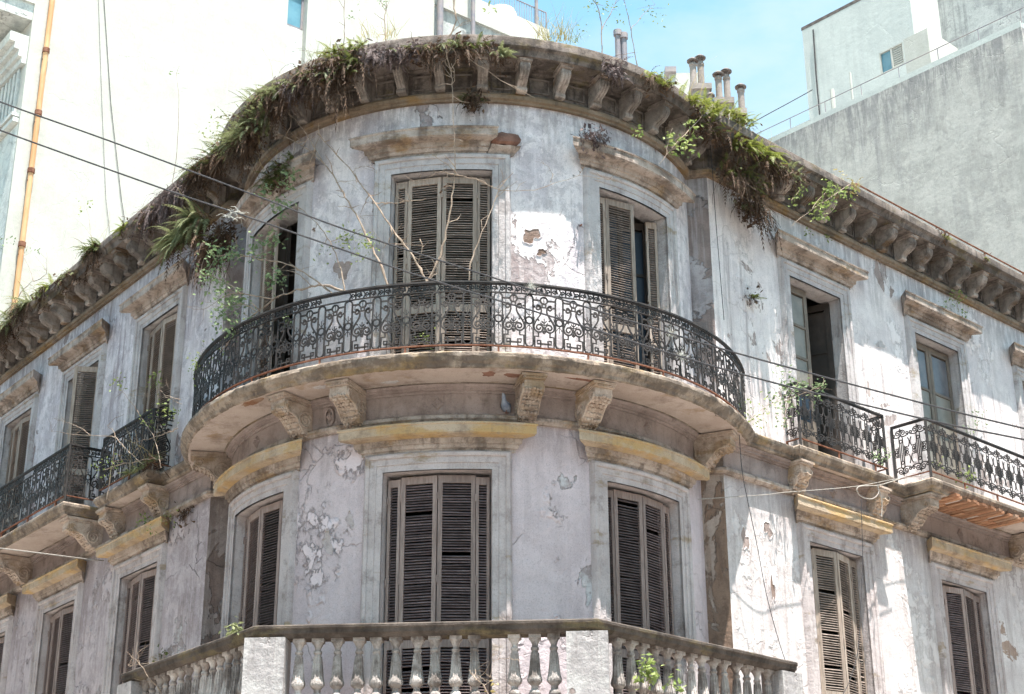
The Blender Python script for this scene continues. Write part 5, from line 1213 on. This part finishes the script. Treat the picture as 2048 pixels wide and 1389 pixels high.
# --- roof growth against the white wall and the sky
def grass(x, y, surf, name, label, n, L, mat, spread):
    p = surf(x, y); m = MB()
    for i in range(n):
        b = Vector((RN.uniform(-spread, spread), RN.uniform(-.1, .1), -.05)); strand(m, b, Vector((RN.uniform(-.5, .5), RN.uniform(-.5, .3), 1)), L * RN.uniform(.4, 1.1), .004, 5, .7)
    o = m.build(name, M[mat], None, 0, label=label, category='grass'); o.location = p
rr_ = lambda r: (lambda x, y: on_r(x, y, r))
grass(760, 72, rr_(3.6), 'dry_grass', 'straw grass tuft on the cornice top left of centre', 60, .35, 'straw', .25)
grass(1105, 72, rr_(3.6), 'dry_grass', 'golden grass tuft on the cornice top right of centre', 80, .45, 'straw', .22)
grass(1130, 80, rr_(3.5), 'dry_grass', 'yellow-green grass beside the golden tuft on the cornice top', 60, .35, 'fernbright', .3)
grass(655, 112, rr_(3.6), 'dry_grass', 'pale grass tuft on the cornice top at the left shoulder', 50, .3, 'fernpale', .25)
sk = lambda x, y: on_r(x, y, 3.3)
shrub('sapling', 'slender leafy sapling on the roof against the blue sky', sk, [([(1204, 135), (1203, 98), (1202, 40), (1190, 0), (1180, -30)], .012), ([(1203, 60), (1225, 20), (1240, -20)], .008)], [(1205, 12, 26, .09), (1232, 6, 22, .08), (1165, 60, 8, .05), (1185, 4, 18, .07)], 'twigdark', 'leaf', 'sapling', .045)
shrub('sapling', 'thin sapling with drooping leaves right of the roof grass', sk, [([(1276, 158), (1272, 118), (1262, 60), (1250, 10), (1240, -30)], .010), ([(1262, 60), (1285, 30), (1310, 10)], .006)], [(1300, 22, 20, .09), (1318, 40, 12, .06), (1235, 42, 12, .07)], 'twigdark', 'leaf', 'sapling', .045)
shrub('sapling', 'bare thin sapling on the cornice top left of the middle', sk, [([(772, 110), (771, 78), (770, 40), (772, 5), (768, -25)], .014), ([(770, 20), (755, -10)], .006), ([(771, 20), (785, -12)], .006)], [(769, 6, 14, .05), (700, 34, 8, .04), (718, 8, 8, .04)], 'twig', 'leaf', 'sapling', .04)
shrub('sapling', 'straight bare stem on the cornice at the left shoulder', sk, [([(688, 130), (688, 98), (688, 50), (690, -10), (690, -30)], .010)], [], 'twigdark', 'leaf', 'sapling')
wls = lambda x, y: on_w(x, y, -1, .2)
shrub('sapling', 'tall thin bare stem rising from the left cornice', wls, [([(342, 400), (346, 365), (356, 280), (358, 200), (352, 145)], .010), ([(352, 150), (360, 130)], .004)], [(350, 140, 5, .05)], 'twigdark', 'leaf', 'sapling', tw=False)
shrub('sapling', 'faint thin stem with few leaves left of the tall bare one', wls, [([(186, 510), (183, 480), (178, 440), (170, 408)], .006)], [(160, 415, 8, .07), (176, 404, 6, .05)], 'twigdark', 'leafyel', 'sapling', tw=False)
shrub('bare_branch', 'forked bare branch leaning over the cornice at the left edge', wls, [([(-20, 645), (20, 615), (48, 578), (67, 563)], .012), ([(67, 563), (58, 535), (44, 508)], .006), ([(67, 563), (92, 550), (94, 520), (92, 498)], .006), ([(67, 563), (95, 556), (125, 552)], .005)], [(64, 500, 10, .06), (22, 478, 8, .05), (5, 488, 12, .07)], 'twigdark', 'leaf', 'branch')
# --- shrubs on the curved balcony
s1 = rr_(3.62)
shrub('bare_shrub', 'leafless shrub with long pale stems growing behind the curved railing', s1, [
    ([(853, 566), (835, 528), (814, 496), (788, 464), (751, 407), (706, 347), (671, 308), (635, 266)], .020),
    ([(853, 566), (881, 509), (896, 444), (907, 377), (910, 323), (909, 280)], .020),
    ([(751, 407), (780, 407), (820, 403), (851, 398)], .012), ([(738, 390), (728, 412), (717, 436)], .009), ([(770, 438), (784, 462), (778, 482), (766, 497)], .011),
    ([(838, 478), (845, 496), (838, 526)], .009), ([(853, 566), (872, 548), (878, 538)], .010), ([(907, 377), (900, 372), (880, 380)], .006), ([(706, 347), (715, 335), (750, 338), (752, 348)], .006)], [(892, 375, 10, .03)], 'twig', 'dead', 'shrub', .05)
shrub('bare_shrub', 'leafless leaning stems left of the middle upper window', s1, [
    ([(776, 572), (760, 530), (738, 485), (717, 438), (691, 394), (671, 360), (645, 323), (605, 292), (557, 268), (503, 249), (453, 237)], .018),
    ([(645, 323), (620, 280), (590, 240), (555, 215), (525, 203)], .010), ([(671, 366), (690, 362), (712, 362)], .006), ([(605, 292), (600, 282), (592, 284)], .008), ([(557, 268), (545, 282), (530, 272)], .006)],
    [(690, 478, 60, .09), (740, 490, 46, .08), (650, 500, 14, .07), (712, 515, 8, .04), (430, 245, 16, .08), (420, 265, 12, .07)], 'twig', 'leafyel', 'shrub', .05)
shrub('bare_shrub', 'curving bare stems crossing the right jamb of the middle upper window', s1, [
    ([(937, 562), (946, 513), (965, 464), (984, 414), (1000, 377), (1025, 345)], .014), ([(883, 345), (917, 351), (954, 360), (1000, 379), (1070, 380), (1157, 353), (1219, 361)], .010), ([(895, 338), (880, 344), (850, 358), (832, 368)], .006), ([(917, 351), (895, 330), (850, 300)], .007), ([(1100, 366), (1105, 345), (1090, 330)], .006)], [], 'twig', 'leaf', 'shrub')
shrub('cornice_stem', 'long pale stem hanging down the cornice above the middle window', rr_(3.80), [([(915, -30), (908, 10), (912, 40), (898, 78), (893, 110), (902, 140), (905, 170), (906, 220), (909, 285)], .016), ([(893, 92), (930, 112), (985, 150), (1040, 184)], .012), ([(893, 78), (912, 56), (940, 40)], .008), ([(902, 128), (908, 140), (905, 160)], .008)], [(980, 15, 10, .06)], 'twig', 'leafyel', 'vine')
def s2(x, y): return on_y(x, y, -3.35 + max(0, (690 - x)) * .0040)
shrub('leafy_shrub', 'arching shrub with green leaf sprays reaching left over the curved railing', s2, [
    ([(691, 584), (650, 572), (624, 574), (585, 584), (548, 599), (510, 629), (471, 670), (440, 705)], .020),
    ([(665, 588), (643, 571), (609, 547), (574, 528), (531, 520), (494, 513), (466, 508), (430, 511)], .015),
    ([(548, 599), (520, 593), (484, 588), (462, 571), (436, 558), (412, 549), (395, 554)], .013), ([(484, 587), (449, 593), (408, 619), (375, 615)], .008),
    ([(514, 625), (497, 612), (475, 608), (445, 614), (428, 612)], .009), ([(689, 582), (682, 541), (665, 495), (643, 457), (609, 424), (579, 402), (540, 396)], .013), ([(624, 574), (600, 550), (570, 542), (530, 541)], .008)],
    [(435, 506, 81, 0.08), (470, 508, 62, 0.07), (520, 500, 68, 0.08), (545, 480, 59, 0.07), (552, 556, 68, 0.07), (415, 556, 68, 0.08), (440, 570, 59, 0.08), (450, 610, 81, 0.09), (475, 600, 59, 0.08), (440, 640, 48, 0.09), (470, 650, 35, 0.07), (505, 640, 32, 0.05), (580, 640, 21, 0.04), (465, 665, 32, 0.05), (560, 412, 68, 0.08), (530, 385, 32, 0.05), (585, 345, 27, 0.05), (575, 368, 21, 0.05)], 'twig', 'leaf', 'shrub', .062)
shrub('leafy_shrub', 'small leafy plant tangled in the left end of the curved railing', lambda x, y: on_y(x, y, -1.35), [([(428, 745), (415, 720), (408, 700), (395, 735)], .007)], [(415, 720, 50, .10), (400, 745, 36, .09), (432, 705, 26, .07), (395, 720, 24, .07)], 'twig', 'leafyel', 'plant', .05)
shrub('leafy_weed', 'small green weed at the foot of the curved railing below the middle window', rr_(3.70), [([(848, 690), (846, 676)], .006)], [(845, 676, 26, .05), (857, 680, 14, .04)], 'twig', 'leafyel', 'weed', .05, tw=False)
# --- dead twigs on the small left balcony
s3 = lambda x, y: on_w(x, y, -1, .62)
shrub('dead_shrub', 'pale dead twigs sprawling over the small left balcony', s3, [
    ([(214, 1000), (222, 940), (231, 875), (216, 852)], .012), ([(231, 875), (250, 895), (270, 915), (290, 930)], .010), ([(231, 875), (200, 872), (150, 869), (105, 864)], .008), ([(205, 940), (250, 928), (300, 918), (318, 920)], .008), ([(355, 858), (330, 868), (290, 880), (265, 886)], .009), ([(180, 870), (160, 855), (130, 845), (105, 838)], .006), ([(322, 935), (310, 880), (290, 845), (262, 805), (240, 780)], .008), ([(360, 800), (330, 790), (310, 770), (340, 785)], .007), ([(365, 810), (330, 795), (280, 792), (255, 790)], .005)],
    [(235, 768, 24, .07), (310, 765, 30, .07), (335, 818, 30, .07), (300, 840, 24, .06), (225, 930, 24, .07), (200, 935, 18, .06), (345, 830, 20, .06)], 'twig', 'leafyel', 'shrub', .05)
shrub('leafy_weed', 'leafy weed on the ochre hood of the first left lower window', lambda x, y: on_w(x, y, -1, .22), [([(345, 1035), (320, 1045), (290, 1042)], .006), ([(320, 1045), (300, 1058), (302, 1066)], .004)], [(285, 1042, 26, .06), (295, 1038, 20, .05), (302, 1064, 14, .05), (340, 1036, 22, .06)], 'twig', 'leafyel', 'weed', .05, tw=False)
# --- right side
s4 = lambda x, y: on_w(x, y, 1, .55)
shrub('leafy_branch', 'leafy branch with round lime leaves leaning out by the pier capital', lambda x, y: on_r(x, y, 3.80), [([(1405, 232), (1370, 268), (1345, 295), (1318, 328)], .010), ([(1332, 312), (1338, 280), (1345, 255)], .006)], [(1340, 275, 20, .05), (1362, 285, 22, .06), (1385, 258, 26, .07), (1350, 300, 14, .05), (1378, 300, 14, .05), (1275, 262, 12, .04)], 'twig', 'leafyel', 'branch', .075, tw=False)
shrub('leafy_branch', 'bright leafy branch standing out from the right wing cornice', s4, [([(1700, 368), (1655, 400), (1625, 418), (1584, 452)], .010), ([(1625, 418), (1645, 390), (1668, 372)], .006)], [(1640, 410, 40, .08), (1665, 395, 46, .09), (1660, 375, 36, .07), (1690, 385, 26, .07), (1635, 425, 18, .06), (1645, 435, 12, .04)], 'twig', 'leafyel', 'branch', .07, tw=False)
shrub('leafy_branch', 'small lime sprig in front of the right wing modillions', s4, [([(1582, 402), (1595, 388), (1602, 376)], .006)], [(1600, 384, 24, .05), (1585, 400, 14, .04)], 'twig', 'leafyel', 'branch', .06, tw=False)
shrub('leafy_weed', 'light green weed on the hood of the second right upper window', lambda x, y: on_w(x, y, 1, .16), [([(1918, 625), (1912, 600), (1905, 578)], .006), ([(1905, 620), (1880, 612)], .005)], [(1908, 590, 30, .07), (1918, 602, 24, .06), (1885, 610, 20, .06), (1930, 625, 16, .05)], 'twig', 'leafyel', 'weed', .05, tw=False)
shrub('leafy_weed', 'two-leaved weed on the hood of the first right upper window', lambda x, y: on_w(x, y, 1, .14), [([(1622, 478), (1620, 465)], .004), ([(1655, 485), (1656, 474)], .004)], [(1616, 465, 10, .03), (1655, 474, 12, .03)], 'twig', 'leafyel', 'weed', .05, tw=False)
shrub('leafy_shrub', 'leafy shrub climbing the small right iron railing', lambda x, y: on_w(x, y, 1, .34), [([(1568, 860), (1572, 820), (1580, 790), (1600, 760)], .008), ([(1575, 800), (1610, 785), (1640, 775), (1650, 755)], .007)], [(1572, 790, 46, .09), (1582, 780, 40, .08), (1570, 820, 30, .08), (1575, 750, 22, .08), (1605, 768, 24, .06), (1632, 785, 30, .06), (1642, 770, 24, .05), (1565, 845, 16, .05)], 'twig', 'leaf', 'shrub', .055)
shrub('leafy_shrub', 'sparse yellow-green creeper between the round balcony and the small right railing', lambda x, y: on_w(x, y, 1, .20), [([(1488, 862), (1505, 835), (1530, 815), (1560, 800)], .006)], [(1500, 820, 20, .09), (1530, 812, 24, .09), (1512, 838, 18, .08), (1490, 850, 16, .06), (1494, 805, 10, .05)], 'twig', 'leafyel', 'plant', .05)
shrub('leafy_weed', 'green weed at the right foot of the small right railing', lambda x, y: on_w(x, y, 1, .30), [([(1768, 922), (1764, 905)], .005)], [(1764, 915, 26, .06), (1770, 905, 14, .04), (1752, 912, 14, .04)], 'twig', 'leaf', 'weed', .05, tw=False)
shrub('leafy_weed', 'weed growing through the long right balcony railing', lambda x, y: on_w(x, y, 1, .66), [([(1935, 960), (1938, 945)], .005)], [(1938, 948, 24, .06), (1925, 958, 18, .06), (1880, 925, 8, .04)], 'twig', 'leafyel', 'weed', .05, tw=False)
shrub('leafy_weed', 'grey-green weed beside the second right upper door', lambda x, y: on_w(x, y, 1, .12), [([(1950, 862), (1955, 845), (1950, 830)], .005)], [(1950, 845, 20, .08), (1940, 862, 14, .06), (1958, 828, 10, .05)], 'twig', 'leaf', 'weed', .05, tw=False)
shrub('leafy_weed', 'pale rosette weed on the balustrade left of the front corner', lambda x, y: on_z(x, y, 5.5), [([(474, 1268), (474, 1258)], .006)], [(474, 1258, 34, .05), (466, 1262, 14, .04)], 'twig', 'fernpale', 'weed', .07, tw=False)
shrub('leafy_weed', 'bright rosette weed growing among the right balusters', lambda x, y: on_y(x, y, -4.05), [([(1297, 1375), (1296, 1345), (1295, 1322)], .008)], [(1295, 1330, 40, .05), (1290, 1350, 30, .05), (1303, 1350, 24, .05), (1345, 1370, 24, .06)], 'twig', 'leafyel', 'weed', .08, tw=False)
shrub('dead_branch', 'dry reddish branch standing in front of the left lower shutters', lambda x, y: on_y(x, y, -2.2), [([(335, 1400), (305, 1365), (280, 1330), (252, 1302)], .010), ([(280, 1330), (275, 1318), (278, 1312)], .006), ([(272, 1325), (262, 1333), (255, 1330)], .006)], [], 'twig', 'dead', 'branch')
shrub('dead_branch', 'dry twigs against the middle balusters', lambda x, y: on_y(x, y, -4.42), [([(985, 1400), (965, 1372), (945, 1350), (938, 1340)], .010), ([(965, 1372), (985, 1360), (972, 1350)], .006), ([(1040, 1322), (1010, 1318), (985, 1325)], .005)], [(985, 1375, 10, .06)], 'twig', 'straw', 'branch')
shrub('leafy_weed', 'dark little weed growing from the wall above the left balusters', lambda x, y: on_w(x, y, -1, .06), [([(322, 1335), (318, 1310), (325, 1295)], .005)], [(325, 1300, 10, .06), (318, 1320, 10, .06), (328, 1322, 8, .05)], 'twigdark', 'fern', 'weed', .06, tw=False)
